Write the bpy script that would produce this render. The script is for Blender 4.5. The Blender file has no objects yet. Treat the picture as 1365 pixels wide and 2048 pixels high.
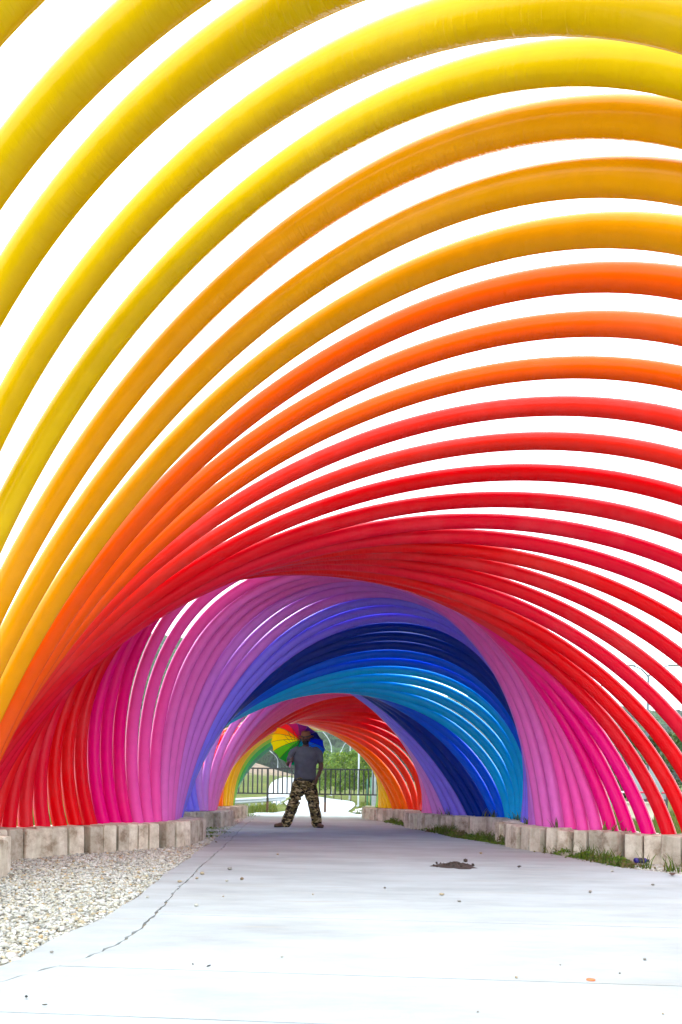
import bpy, math, random
import numpy as np
from mathutils import Vector, Matrix
random.seed(7)
RNG = np.random.default_rng(11)
R = math.radians
scene = bpy.context.scene

# ------------------------------------------------------------------ camera
cam_data = bpy.data.cameras.new('camera')
cam_data.sensor_width = 36.0
cam_data.lens = 1400.0 / 2048.0 * 36.0
cam_data.shift_y = 556.0 / 2048.0
cam_data.clip_start = 0.02
cam_data.clip_end = 6000.0
cam = bpy.data.objects.new('camera', cam_data)
scene.collection.objects.link(cam)
cam.location = (0, 0, 0.67)
cam.rotation_euler = (Matrix.Rotation(R(90), 3, 'X') @ Matrix.Rotation(R(0.8), 3, 'Z')).to_euler()   # a slight roll of the hand-held camera
scene.camera = cam

# ------------------------------------------------------------------ sky, sun, exposure
SUN_EL, SUN_AZ = R(50), R(330)
world = bpy.data.worlds.new('World')
scene.world = world
world.use_nodes = True
wn, wl = world.node_tree.nodes, world.node_tree.links
wn.clear()
w_out = wn.new('ShaderNodeOutputWorld')
w_bg = wn.new('ShaderNodeBackground')
w_sky = wn.new('ShaderNodeTexSky')
w_sky.sky_type = 'NISHITA'
w_sky.sun_disc = False
w_sky.sun_elevation = SUN_EL
w_sky.sun_rotation = SUN_AZ
w_sky.dust_density = 3.0
w_mix = wn.new('ShaderNodeMix')
w_mix.data_type = 'RGBA'
w_mix.inputs['Factor'].default_value = 0.86           # a bright, even cloud cover over the clear sky
w_mix.inputs['B'].default_value = (11.4, 12.4, 13.4, 1)
wl.new(w_sky.outputs['Color'], w_mix.inputs['A'])
wl.new(w_mix.outputs['Result'], w_bg.inputs['Color'])
w_bg.inputs['Strength'].default_value = 0.115
wl.new(w_bg.outputs['Background'], w_out.inputs['Surface'])

sun_data = bpy.data.lights.new('sun', 'SUN')
sun_data.energy = 1.0
sun_data.angle = R(20)
sun_data.color = (1.0, 0.97, 0.92)
sun = bpy.data.objects.new('sun', sun_data)
scene.collection.objects.link(sun)
sun_dir = Vector((math.sin(SUN_AZ) * math.cos(SUN_EL), math.cos(SUN_AZ) * math.cos(SUN_EL), math.sin(SUN_EL)))
sun.rotation_euler = (-sun_dir).to_track_quat('-Z', 'Y').to_euler()

scene.view_settings.view_transform = 'Standard'
scene.view_settings.look = 'None'
scene.view_settings.exposure = 1.62
scene.view_settings.gamma = 1.0
scene.view_settings.use_curve_mapping = False
scene.render.engine = 'CYCLES'
scene.cycles.use_denoising = True
scene.cycles.max_bounces = 9
scene.cycles.diffuse_bounces = 6
scene.cycles.glossy_bounces = 3
scene.cycles.use_adaptive_sampling = True
scene.cycles.adaptive_threshold = 0.02

# ------------------------------------------------------------------ helpers
COL = scene.collection


def link(o, parent=None):
    COL.objects.link(o)
    if parent is not None:
        o.parent = parent
    return o


def tag(o, label=None, cat=None, group=None, kind=None):
    if label: o['label'] = label
    if cat: o['category'] = cat
    if group: o['group'] = group
    if kind: o['kind'] = kind
    return o


def empty(name, loc=(0, 0, 0), rz=0.0):
    o = bpy.data.objects.new(name, None)
    o.empty_display_size = 0.1
    o.location = loc
    o.rotation_euler = (0, 0, rz)
    return link(o)


def mesh_data(name, verts, faces, mat=None, smooth=False):
    me = bpy.data.meshes.new(name)
    me.from_pydata([tuple(v) for v in verts], [], [tuple(f) for f in faces])
    me.update()
    if mat is not None:
        me.materials.append(mat)
    if smooth:
        me.polygons.foreach_set('use_smooth', np.ones(len(me.polygons), dtype=bool))
    return me


def mesh_np(name, V, F, mat=None, smooth=False):
    """V (n,3), F (m,k) with one k for all faces: fast."""
    V = np.asarray(V, dtype=np.float32); F = np.asarray(F, dtype=np.int32)
    m, k = F.shape
    me = bpy.data.meshes.new(name)
    me.vertices.add(len(V)); me.vertices.foreach_set('co', V.ravel())
    me.loops.add(m * k); me.loops.foreach_set('vertex_index', F.ravel())
    me.polygons.add(m); me.polygons.foreach_set('loop_start', np.arange(0, m * k, k, dtype=np.int32))
    me.polygons.foreach_set('loop_total', np.full(m, k, dtype=np.int32))
    if smooth:
        me.polygons.foreach_set('use_smooth', np.ones(m, dtype=bool))
    me.update(calc_edges=True)
    me.validate()
    if mat is not None:
        me.materials.append(mat)
    return me


def mobj(name, me, parent=None, loc=None, rot=None):
    o = bpy.data.objects.new(name, me)
    if loc is not None: o.location = loc
    if rot is not None: o.rotation_euler = rot
    return link(o, parent)


class MB:
    """collects simple shapes into one mesh"""
    def __init__(self): self.v, self.f = [], []

    def add(self, v, f):
        b = len(self.v); self.v += [tuple(p) for p in v]; self.f += [tuple(b + i for i in q) for q in f]
        return self

    def box(self, x0, x1, y0, y1, z0, z1, M=None):
        v = [Vector(p) for p in ((x0, y0, z0), (x1, y0, z0), (x1, y1, z0), (x0, y1, z0), (x0, y0, z1), (x1, y0, z1), (x1, y1, z1), (x0, y1, z1))]
        if M is not None: v = [M @ p for p in v]
        return self.add(v, [(0, 3, 2, 1), (4, 5, 6, 7), (0, 1, 5, 4), (1, 2, 6, 5), (2, 3, 7, 6), (3, 0, 4, 7)])

    def tube(self, pts, rad, n=8, cap=True):
        pts = [Vector(p) for p in pts]
        m = len(pts)
        rad = rad if hasattr(rad, '__len__') else [rad] * m
        ref = Vector((0.13, 0.21, 0.97)).normalized()
        v, f = [], []
        for i, p in enumerate(pts):
            t = (pts[min(i + 1, m - 1)] - pts[max(i - 1, 0)]).normalized()
            if abs(t.dot(ref)) > 0.98: r_ = Vector((1, 0.1, 0)).normalized()
            else: r_ = ref
            a = t.cross(r_).normalized(); b = t.cross(a).normalized()
            for k in range(n):
                an = 2 * math.pi * k / n
                v.append(p + (a * math.cos(an) + b * math.sin(an)) * rad[i])
        for i in range(m - 1):
            for k in range(n):
                f.append((i * n + k, i * n + (k + 1) % n, (i + 1) * n + (k + 1) % n, (i + 1) * n + k))
        if cap:
            f.append(tuple(range(n - 1, -1, -1))); f.append(tuple((m - 1) * n + k for k in range(n)))
        return self.add(v, f)

    def ell(self, c, r, nu=14, nv=9, M=None):
        v, f = [], []
        c = Vector(c)
        for i in range(nv + 1):
            th = math.pi * i / nv
            for k in range(nu):
                ph = 2 * math.pi * k / nu
                p = Vector((r[0] * math.sin(th) * math.cos(ph), r[1] * math.sin(th) * math.sin(ph), r[2] * math.cos(th)))
                if M is not None: p = M @ p
                v.append(c + p)
        for i in range(nv):
            for k in range(nu):
                f.append((i * nu + k, (i + 1) * nu + k, (i + 1) * nu + (k + 1) % nu, i * nu + (k + 1) % nu))
        return self.add(v, f)

    def lathe(self, prof, n=24, c=(0, 0, 0), M=None):
        v, f = [], []
        c = Vector(c)
        for (r_, z) in prof:
            for k in range(n):
                an = 2 * math.pi * k / n
                p = Vector((r_ * math.cos(an), r_ * math.sin(an), z))
                if M is not None: p = M @ p
                v.append(c + p)
        for i in range(len(prof) - 1):
            for k in range(n):
                f.append((i * n + k, i * n + (k + 1) % n, (i + 1) * n + (k + 1) % n, (i + 1) * n + k))
        return self.add(v, f)

    def build(self, name, mat, parent=None, smooth=False, loc=None, rot=None):
        return mobj(name, mesh_data(name, self.v, self.f, mat, smooth), parent, loc, rot)


def nodes_of(name):
    m = bpy.data.materials.new(name)
    m.use_nodes = True
    nt = m.node_tree
    return m, nt.nodes, nt.links, nt.nodes['Principled BSDF']


def mat_flat(name, col, rough=0.6, metal=0.0, var=0.12, scale=8.0, bump=0.0, bscale=60.0, spec=0.5):
    """base colour with a little mottling and optional fine relief"""
    m, n, l, b = nodes_of(name)
    tc = n.new('ShaderNodeTexCoord')
    no = n.new('ShaderNodeTexNoise'); no.inputs['Scale'].default_value = scale; no.inputs['Detail'].default_value = 6
    l.new(tc.outputs['Object'], no.inputs['Vector'])
    rp = n.new('ShaderNodeValToRGB')
    e = rp.color_ramp.elements
    e[0].position, e[1].position = 0.3, 0.7
    e[0].color = tuple(c * (1 - var) for c in col) + (1,)
    e[1].color = tuple(min(1, c * (1 + var)) for c in col) + (1,)
    l.new(no.outputs['Fac'], rp.inputs['Fac'])
    l.new(rp.outputs['Color'], b.inputs['Base Color'])
    b.inputs['Roughness'].default_value = rough
    b.inputs['Metallic'].default_value = metal
    b.inputs['Specular IOR Level'].default_value = spec
    if bump:
        n2 = n.new('ShaderNodeTexNoise'); n2.inputs['Scale'].default_value = bscale; n2.inputs['Detail'].default_value = 5
        l.new(tc.outputs['Object'], n2.inputs['Vector'])
        bp = n.new('ShaderNodeBump'); bp.inputs['Strength'].default_value = bump; bp.inputs['Distance'].default_value = 0.01
        l.new(n2.outputs['Fac'], bp.inputs['Height']); l.new(bp.outputs['Normal'], b.inputs['Normal'])
    return m


def catmull(pts, n=8):
    P = [np.array(p, float) for p in pts]
    P = [2 * P[0] - P[1]] + P + [2 * P[-1] - P[-2]]
    out = []
    for i in range(1, len(P) - 2):
        for k in range(n):
            t = k / n
            a, b, c, d = P[i - 1], P[i], P[i + 1], P[i + 2]
            out.append(0.5 * (2 * b + (c - a) * t + (2 * a - 5 * b + 4 * c - d) * t * t + (3 * b - a - 3 * c + d) * t ** 3))
    out.append(P[-2])
    return np.array(out)


_EDGE = {}


def interp_edge(pts, Y):
    if id(pts) not in _EDGE: _EDGE[id(pts)] = catmull(pts, 10)
    c = _EDGE[id(pts)]
    return np.interp(Y, c[:, 1], c[:, 0])

# one row per arch from the camera: left foot x, y; right foot x, y; sideways and backward lean of the crown; height; bulge; squareness
ARCH = [
    (-1.860,2.134,2.033,1.064,-0.137,0.257,3.102,0.072,0.898), (-2.265,3.010,1.761,0.890,-0.190,0.318,3.083,0.039,0.899),
    (-2.533,3.634,1.613,0.925,-0.104,0.382,3.168,0.014,0.892), (-2.589,3.867,1.664,1.279,0.194,0.438,3.398,0.003,0.873),
    (-2.599,4.018,1.792,1.666,0.525,0.434,3.563,-0.006,0.861), (-2.723,4.389,1.871,1.820,0.709,0.335,3.480,-0.023,0.872),
    (-2.856,4.814,1.952,1.950,0.801,0.207,3.322,-0.034,0.887), (-2.876,5.078,2.117,2.294,0.893,0.141,3.288,-0.026,0.889),
    (-2.865,5.229,2.397,2.738,0.968,0.199,3.349,-0.011,0.894), (-2.927,5.363,2.790,3.119,0.994,0.408,3.425,-0.004,0.918),
    (-3.045,5.501,3.234,3.440,0.976,0.691,3.476,-0.006,0.952), (-3.170,5.640,3.651,3.746,0.928,0.941,3.470,-0.011,0.984),
    (-3.265,5.781,3.976,4.073,0.861,1.075,3.387,-0.016,1.002), (-3.324,5.924,4.200,4.419,0.769,1.105,3.252,-0.020,1.009),
    (-3.349,6.071,4.329,4.775,0.641,1.068,3.102,-0.021,1.009), (-3.344,6.222,4.369,5.131,0.466,0.999,2.975,-0.020,1.006),
    (-3.311,6.379,4.328,5.477,0.240,0.927,2.899,-0.014,1.004), (-3.255,6.539,4.226,5.807,-0.014,0.861,2.864,-0.006,1.004),
    (-3.179,6.701,4.088,6.112,-0.269,0.802,2.853,0.004,1.008), (-3.088,6.864,3.936,6.386,-0.496,0.751,2.848,0.014,1.015),
    (-2.986,7.024,3.789,6.625,-0.673,0.712,2.838,0.024,1.025), (-2.879,7.180,3.649,6.833,-0.802,0.689,2.839,0.032,1.038),
    (-2.771,7.328,3.510,7.016,-0.890,0.691,2.877,0.038,1.050), (-2.668,7.468,3.369,7.181,-0.945,0.722,2.975,0.040,1.060),
    (-2.573,7.596,3.225,7.335,-0.971,0.784,3.142,0.037,1.064), (-2.484,7.715,3.083,7.480,-0.951,0.858,3.323,0.035,1.060),
    (-2.395,7.831,2.952,7.618,-0.865,0.920,3.446,0.039,1.043), (-2.304,7.945,2.838,7.753,-0.704,0.950,3.462,0.049,1.010),
    (-2.221,8.064,2.736,7.889,-0.511,0.959,3.408,0.057,0.958), (-2.158,8.192,2.642,8.028,-0.339,0.961,3.343,0.050,0.886),
    (-2.124,8.331,2.552,8.174,-0.228,0.967,3.314,0.018,0.796), (-2.113,8.479,2.479,8.325,-0.152,0.977,3.310,-0.024,0.712),
    (-2.114,8.628,2.435,8.477,-0.071,0.983,3.311,-0.059,0.662), (-2.118,8.775,2.432,8.628,0.046,0.982,3.298,-0.073,0.666),
    (-2.126,8.920,2.450,8.779,0.189,0.973,3.266,-0.069,0.710), (-2.138,9.066,2.465,8.932,0.337,0.955,3.215,-0.055,0.772),
    (-2.156,9.214,2.461,9.090,0.472,0.930,3.145,-0.039,0.832), (-2.184,9.360,2.457,9.247,0.576,0.903,3.059,-0.024,0.884),
    (-2.229,9.500,2.481,9.394,0.632,0.885,2.961,-0.013,0.926), (-2.296,9.631,2.549,9.529,0.634,0.880,2.854,-0.011,0.955),
    (-2.395,9.751,2.638,9.657,0.621,0.887,2.743,-0.014,0.973), (-2.536,9.859,2.711,9.789,0.642,0.902,2.636,-0.021,0.982),
    (-2.717,9.956,2.742,9.933,0.726,0.922,2.534,-0.031,0.985), (-2.904,10.053,2.741,10.084,0.823,0.936,2.435,-0.040,0.983),
    (-3.051,10.162,2.725,10.237,0.859,0.937,2.332,-0.044,0.982), (-3.124,10.294,2.707,10.386,0.781,0.919,2.224,-0.042,0.983),
    (-3.133,10.445,2.687,10.534,0.603,0.892,2.130,-0.035,0.987), (-3.099,10.609,2.657,10.682,0.358,0.869,2.075,-0.027,0.991),
    (-3.042,10.778,2.612,10.834,0.080,0.866,2.084,-0.022,0.994), (-2.979,10.947,2.549,10.990,-0.202,0.892,2.171,-0.022,0.996),
    (-2.914,11.114,2.469,11.149,-0.466,0.939,2.311,-0.025,0.997), (-2.846,11.278,2.378,11.308,-0.697,0.998,2.466,-0.027,0.997),
    (-2.775,11.438,2.281,11.462,-0.876,1.055,2.599,-0.026,0.998), (-2.702,11.594,2.181,11.610,-0.988,1.103,2.683,-0.018,1.001),
    (-2.628,11.746,2.080,11.753,-1.027,1.140,2.721,-0.008,1.004), (-2.558,11.895,1.979,11.894,-0.991,1.166,2.725,0.001,1.008),
    (-2.495,12.041,1.878,12.037,-0.877,1.183,2.707,0.005,1.012), (-2.442,12.186,1.779,12.183,-0.686,1.192,2.676,0.000,1.014),
    (-2.400,12.332,1.689,12.332,-0.446,1.195,2.640,-0.008,1.018), (-2.371,12.482,1.617,12.484,-0.192,1.192,2.603,-0.014,1.024),
    (-2.354,12.638,1.569,12.636,0.044,1.186,2.571,-0.011,1.036), (-2.351,12.802,1.553,12.788,0.236,1.177,2.546,0.006,1.053),
    (-2.363,12.973,1.560,12.939,0.389,1.166,2.524,0.031,1.073), (-2.390,13.146,1.582,13.092,0.514,1.153,2.502,0.059,1.094),
    (-2.433,13.319,1.609,13.245,0.626,1.138,2.473,0.083,1.111), (-2.492,13.488,1.633,13.400,0.735,1.120,2.431,0.098,1.120),
    (-2.567,13.650,1.646,13.557,0.846,1.099,2.375,0.100,1.119), (-2.653,13.808,1.651,13.715,0.927,1.076,2.307,0.094,1.111),
    (-2.747,13.964,1.654,13.873,0.936,1.052,2.234,0.089,1.096), (-2.842,14.121,1.662,14.030,0.833,1.029,2.162,0.093,1.079),
    (-2.932,14.281,1.678,14.186,0.596,1.008,2.097,0.111,1.061), (-3.006,14.441,1.691,14.342,0.276,0.994,2.042,0.133,1.041),
    (-3.052,14.599,1.691,14.501,-0.057,0.993,2.002,0.146,1.015), (-3.057,14.752,1.665,14.665,-0.332,1.011,1.980,0.136,0.983),
    (-3.013,14.899,1.605,14.835,-0.495,1.050,1.978,0.095,0.942), (-2.934,15.043,1.520,15.010,-0.557,1.102,1.989,0.037,0.898),
    (-2.840,15.189,1.418,15.187,-0.544,1.155,2.004,-0.022,0.857), (-2.750,15.342,1.313,15.364,-0.482,1.197,2.013,-0.065,0.824),
    (-2.678,15.504,1.214,15.539,-0.395,1.218,2.011,-0.076,0.805), (-2.626,15.675,1.125,15.714,-0.293,1.222,1.999,-0.063,0.797),
    (-2.592,15.852,1.047,15.889,-0.182,1.213,1.981,-0.033,0.798), (-2.573,16.033,0.983,16.068,-0.071,1.197,1.963,0.004,0.806),
    (-2.568,16.215,0.935,16.252,0.034,1.178,1.949,0.039,0.818), (-2.574,16.396,0.906,16.443,0.127,1.161,1.943,0.064,0.831),
    (-2.590,16.577,0.892,16.640,0.208,1.146,1.945,0.079,0.845), (-2.614,16.757,0.892,16.842,0.279,1.133,1.953,0.085,0.859),
    (-2.645,16.937,0.904,17.050,0.342,1.121,1.966,0.084,0.874), (-2.681,17.116,0.926,17.260,0.398,1.111,1.984,0.078,0.890),
    (-2.721,17.295,0.954,17.474,0.449,1.102,2.004,0.067,0.906), (-2.765,17.473,0.987,17.689,0.496,1.093,2.028,0.053,0.922),
    (-2.809,17.651,1.022,17.906,0.542,1.085,2.052,0.038,0.938),
]

# ------------------------------------------------------------------ measurements shared by the setting
LEFT_EDGE = [(-1.75, -5), (-1.7, 0.5), (-1.6, 1.5), (-1.42, 2.2), (-1.273, 2.63), (-1.245, 3.15), (-1.20, 3.67), (-1.234, 4.08), (-1.325, 5.12), (-1.497, 7.21), (-1.636, 8.97), (-1.92, 12.5), (-2.39, 19.3)]
CRACK = [(-1.55, -5), (-1.5, 0.5), (-1.37, 1.5), (-1.23, 2.2), (-1.15, 2.38), (-1.038, 2.64), (-0.967, 2.86), (-0.935, 3.34), (-1.014, 4.1), (-1.083, 4.88), (-1.202, 6.22), (-1.35, 8.21), (-1.75, 12.9), (-2.22, 19.3)]
RIGHT_EDGE = [(3.3, -5), (3.25, 1.5), (3.2, 3.5), (3.05, 4.8), (2.85, 5.85), (2.57, 6.37), (2.46, 6.89), (2.36, 7.5), (2.17, 8.45), (1.94, 9.4), (1.62, 10.5), (1.14, 13.7), (0.88, 15.7), (0.69, 19.3)]
END_Y = 19.7


def foot(i, side):
    q = ARCH[i]
    return (q[0], q[1]) if side < 0 else (q[2], q[3])


# ------------------------------------------------------------------ materials of the setting
def mat_concrete(name, col=(0.385, 0.43, 0.442), dark=(0.28, 0.308, 0.312), rough=0.85, scale=1.6, stain=0.8):
    m, n, l, b = nodes_of(name)
    geo = n.new('ShaderNodeNewGeometry')
    mp = n.new('ShaderNodeMapping'); mp.inputs['Scale'].default_value = (0.6, 1.6, 1.0)
    l.new(geo.outputs['Position'], mp.inputs['Vector'])
    n1 = n.new('ShaderNodeTexNoise'); n1.inputs['Scale'].default_value = scale; n1.inputs['Detail'].default_value = 9; n1.inputs['Roughness'].default_value = 0.65
    l.new(mp.outputs['Vector'], n1.inputs['Vector'])
    r1 = n.new('ShaderNodeValToRGB'); e = r1.color_ramp.elements
    e[0].position, e[1].position = 0.30, 0.62
    e[0].color = dark + (1,); e[1].color = col + (1,)
    l.new(n1.outputs['Fac'], r1.inputs['Fac'])
    # thin sandy stains and broom-finish streaks
    mp2 = n.new('ShaderNodeMapping'); mp2.inputs['Scale'].default_value = (0.7, 9.0, 1.0); mp2.inputs['Rotation'].default_value = (0, 0, -0.14)
    l.new(geo.outputs['Position'], mp2.inputs['Vector'])
    n2 = n.new('ShaderNodeTexNoise'); n2.inputs['Scale'].default_value = 1.3; n2.inputs['Detail'].default_value = 7; n2.inputs['Roughness'].default_value = 0.7
    l.new(mp2.outputs['Vector'], n2.inputs['Vector'])
    r2 = n.new('ShaderNodeValToRGB'); e = r2.color_ramp.elements
    e[0].position, e[1].position = 0.54, 0.74
    e[0].color = (0, 0, 0, 1); e[1].color = (stain, stain, stain, 1)
    l.new(n2.outputs['Fac'], r2.inputs['Fac'])
    mx = n.new('ShaderNodeMix'); mx.data_type = 'RGBA'
    l.new(r2.outputs['Color'], mx.inputs['Factor'])
    l.new(r1.outputs['Color'], mx.inputs['A']); mx.inputs['B'].default_value = (0.345, 0.335, 0.285, 1)
    # fine specks
    n3 = n.new('ShaderNodeTexVoronoi'); n3.inputs['Scale'].default_value = 22
    l.new(geo.outputs['Position'], n3.inputs['Vector'])
    r3 = n.new('ShaderNodeValToRGB'); e = r3.color_ramp.elements
    e[0].position, e[1].position = 0.02, 0.06
    e[0].color = (0.55, 0.52, 0.48, 1); e[1].color = (1, 1, 1, 1)
    l.new(n3.outputs['Distance'], r3.inputs['Fac'])
    mu = n.new('ShaderNodeMix'); mu.data_type = 'RGBA'; mu.blend_type = 'MULTIPLY'; mu.inputs['Factor'].default_value = 0.5
    l.new(mx.outputs['Result'], mu.inputs['A']); l.new(r3.outputs['Color'], mu.inputs['B'])
    l.new(mu.outputs['Result'], b.inputs['Base Color'])
    b.inputs['Roughness'].default_value = rough
    b.inputs['Specular IOR Level'].default_value = 0.25
    nb = n.new('ShaderNodeTexNoise'); nb.inputs['Scale'].default_value = 55; nb.inputs['Detail'].default_value = 6
    l.new(geo.outputs['Position'], nb.inputs['Vector'])
    ad = n.new('ShaderNodeMath'); ad.operation = 'ADD'
    l.new(nb.outputs['Fac'], ad.inputs[0]); l.new(n2.outputs['Fac'], ad.inputs[1])
    bp = n.new('ShaderNodeBump'); bp.inputs['Strength'].default_value = 0.35; bp.inputs['Distance'].default_value = 0.006
    l.new(ad.outputs[0], bp.inputs['Height']); l.new(bp.outputs['Normal'], b.inputs['Normal'])
    return m


def mat_ground():
    m, n, l, b = nodes_of('ground_grass')
    geo = n.new('ShaderNodeNewGeometry')
    n1 = n.new('ShaderNodeTexNoise'); n1.inputs['Scale'].default_value = 0.35; n1.inputs['Detail'].default_value = 10; n1.inputs['Roughness'].default_value = 0.7
    l.new(geo.outputs['Position'], n1.inputs['Vector'])
    r1 = n.new('ShaderNodeValToRGB'); e = r1.color_ramp.elements
    e[0].position, e[1].position = 0.30, 0.72
    e[0].color = (0.032, 0.05, 0.006, 1); e[1].color = (0.12, 0.105, 0.03, 1)
    e2 = e.new(0.5); e2.color = (0.065, 0.085, 0.008, 1)
    l.new(n1.outputs['Fac'], r1.inputs['Fac'])
    n2 = n.new('ShaderNodeTexNoise'); n2.inputs['Scale'].default_value = 14; n2.inputs['Detail'].default_value = 6
    l.new(geo.outputs['Position'], n2.inputs['Vector'])
    mu = n.new('ShaderNodeMix'); mu.data_type = 'RGBA'; mu.blend_type = 'OVERLAY'; mu.inputs['Factor'].default_value = 0.6
    l.new(r1.outputs['Color'], mu.inputs['A']); l.new(n2.outputs['Color'], mu.inputs['B'])
    l.new(mu.outputs['Result'], b.inputs['Base Color'])
    b.inputs['Roughness'].default_value = 0.95; b.inputs['Specular IOR Level'].default_value = 0.1
    bp = n.new('ShaderNodeBump'); bp.inputs['Strength'].default_value = 0.8; bp.inputs['Distance'].default_value = 0.05
    l.new(n2.outputs['Fac'], bp.inputs['Height']); l.new(bp.outputs['Normal'], b.inputs['Normal'])
    return m


def mat_vcol(name, rough=0.85, spec=0.2, transl=0.0, mul=None):
    """random colours of stones or leaves kept in a colour attribute"""
    m, n, l, b = nodes_of(name)
    at = n.new('ShaderNodeAttribute'); at.attribute_name = 'tone'
    l.new(at.outputs['Color'], b.inputs['Base Color'])
    b.inputs['Roughness'].default_value = rough; b.inputs['Specular IOR Level'].default_value = spec
    if transl:
        tr = n.new('ShaderNodeBsdfTranslucent'); l.new(at.outputs['Color'], tr.inputs['Color'])
        ms = n.new('ShaderNodeMixShader'); ms.inputs['Fac'].default_value = transl
        l.new(b.outputs['BSDF'], ms.inputs[1]); l.new(tr.outputs['BSDF'], ms.inputs[2])
        l.new(ms.outputs['Shader'], n['Material Output'].inputs['Surface'])
    return m


def set_tone(me, cols):
    a = me.color_attributes.new('tone', 'FLOAT_COLOR', 'POINT')
    c = np.ones((len(me.vertices), 4), dtype=np.float32); c[:, :3] = cols
    a.data.foreach_set('color', c.ravel())


M_PATH = mat_concrete('path_concrete')
M_JOINT = mat_flat('joint_dirt', (0.25, 0.215, 0.15), 0.95, var=0.4, scale=20)
M_GROUND = mat_ground()
M_BED = mat_flat('gravel_bed', (0.33, 0.31, 0.25), 0.95, var=0.35, scale=30, bump=0.6, bscale=45)
M_STONE = mat_vcol('pebble_stone', 0.8, 0.3)
M_LEAF = mat_vcol('leaf_green', 0.6, 0.25, transl=0.35)
M_GRASS = mat_vcol('grass_blade', 0.7, 0.2, transl=0.3)


# ------------------------------------------------------------------ terrain
def smooth(x, a, b):
    t = np.clip((x - a) / (b - a), 0, 1)
    return t * t * (3 - 2 * t)


def terrain_h(X, Y):
    """height of the land: level round the tunnel, rising to a slope and wooded hills far behind"""
    X = np.asarray(X, float); Y = np.asarray(Y, float)
    ang = X / np.maximum(Y, 1)
    h = -0.03 + 0 * X
    h = h + smooth(Y, 45, 120) * 3.0 * (0.75 + 0.5 * smooth(-ang, -0.1, 0.25))
    # bare cut slope left of the path's axis
    h = h + smooth(Y, 100, 130) * 3.2 * smooth(-ang, 0.045, 0.16) * (1 + 0.15 * np.sin(X * 0.11))
    h = h - 0.68 * smooth(-X, 2.6, 5.0) * smooth(Y, 22.5, 34) * (1 - smooth(Y, 60, 90))
    ridge = 26 + 15 * smooth(-ang, -0.15, 0.3) - 7 * smooth(ang, 0.15, 0.5) + 2.5 * np.sin(ang * 17 + 1) + 1.2 * np.sin(ang * 41)
    h = h + smooth(Y, 150, 262) * ridge
    return h


def build_ground():
    ys = np.concatenate([np.array([-60, -20, 0, 10, 20, 22, 24, 26, 28, 30, 32, 34, 37, 40]), np.arange(45, 275, 5.0), np.array([300, 400, 700, 1500])])
    V, F = [], []
    for y in ys:
        w = max(120.0, abs(y) * 0.9)
        tt = np.linspace(-1, 1, 61); xs = w * (0.25 * tt + 0.75 * tt ** 3)
        h = terrain_h(xs, np.full_like(xs, min(y, 275.0)))
        V.append(np.stack([xs, np.full_like(xs, y), h], 1))
    V = np.concatenate(V)
    for j in range(len(ys) - 1):
        for i in range(60):
            a = j * 61 + i
            F.append((a, a + 1, a + 62, a + 61))
    o = mobj('ground', mesh_np('ground', V, F, M_GROUND, True))
    tag(o, 'yellow green grassy ground around the path, rising to hills behind', kind='structure')


build_ground()


# ------------------------------------------------------------------ path of concrete slabs
JA = 0.07
JOINTS = [2.0, 2.535, 3.64]


def strip_mesh(name, left, right, mat, z1, z0, ys):
    """a slab between two edge curves (functions of Y), with sides"""
    V, F = [], []
    n = len(ys)
    for y in ys:
        xl, xr = left(y), right(y)
        for k in range(7):
            t = k / 6
            V.append((xl[0] * (1 - t) + xr[0] * t, xl[1] * (1 - t) + xr[1] * t, z1))
    for i in range(n - 1):
        for k in range(6):
            a = i * 7 + k
            F.append((a, a + 1, a + 8, a + 7))
    b = len(V)
    ring = [i * 7 for i in range(n)] + [(n - 1) * 7 + k for k in range(1, 7)] + [i * 7 + 6 for i in range(n - 2, -1, -1)] + [k for k in range(5, 0, -1)]
    for r_ in ring: V.append((V[r_][0], V[r_][1], z0))
    for i in range(len(ring)):
        j = (i + 1) % len(ring)
        F.append((ring[i], ring[j], b + j, b + i))
    return mesh_data(name, V, F, mat)


def solve_edge(pts, y0, jag=None):
    """point of an edge curve on the slanting joint line y = y0 - JA * x"""
    x = 0.0
    for _ in range(6):
        x = float(interp_edge(pts, y0 - JA * x))
    y = y0 - JA * x
    if jag is not None: x += jag(y)
    return (x, y)


def jag(y):
    return 0.007 * math.sin(y * 5.0) + 0.004 * math.sin(y * 19.0 + 1) + 0.0045 * math.sin(y * 57.0 + 2) + 0.003 * math.sin(y * 131.0) + 0.002 * math.sin(y * 83.0 + 4)


def jag2(y):
    return jag(y + 0.004) - 0.013 - 0.005 * math.sin(y * 37.0) - 0.003 * math.sin(y * 171.0)


def build_path():
    root = mobj('path', strip_mesh('path', lambda y: solve_edge(LEFT_EDGE, y), lambda y: solve_edge(RIGHT_EDGE, y), M_JOINT, -0.014, -0.05, np.linspace(-4, END_Y - 0.02, 60)))
    tag(root, 'pale concrete path running through the rainbow tunnel', kind='structure')
    cuts = [-4.0] + JOINTS + [END_Y]
    wob = lambda y: 0.012 * math.sin(y * 3.1) + 0.008 * math.sin(y * 7.7)
    for i in range(len(cuts) - 1):
        a, b = cuts[i] + 0.004, cuts[i + 1] - 0.004
        ys = np.linspace(a, b, max(10, int((b - a) * 22)))
        mobj('slab', strip_mesh('slab', lambda y: solve_edge(CRACK, y, jag), lambda y: solve_edge(RIGHT_EDGE, y, wob), M_PATH, 0.0, -0.045, ys), root)
    ys = np.linspace(-4, END_Y, 420)
    mobj('edging', strip_mesh('edging', lambda y: solve_edge(LEFT_EDGE, y, wob), lambda y: solve_edge(CRACK, y, jag2), M_PATH, -0.003, -0.045, ys), root)


build_path()


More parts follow.
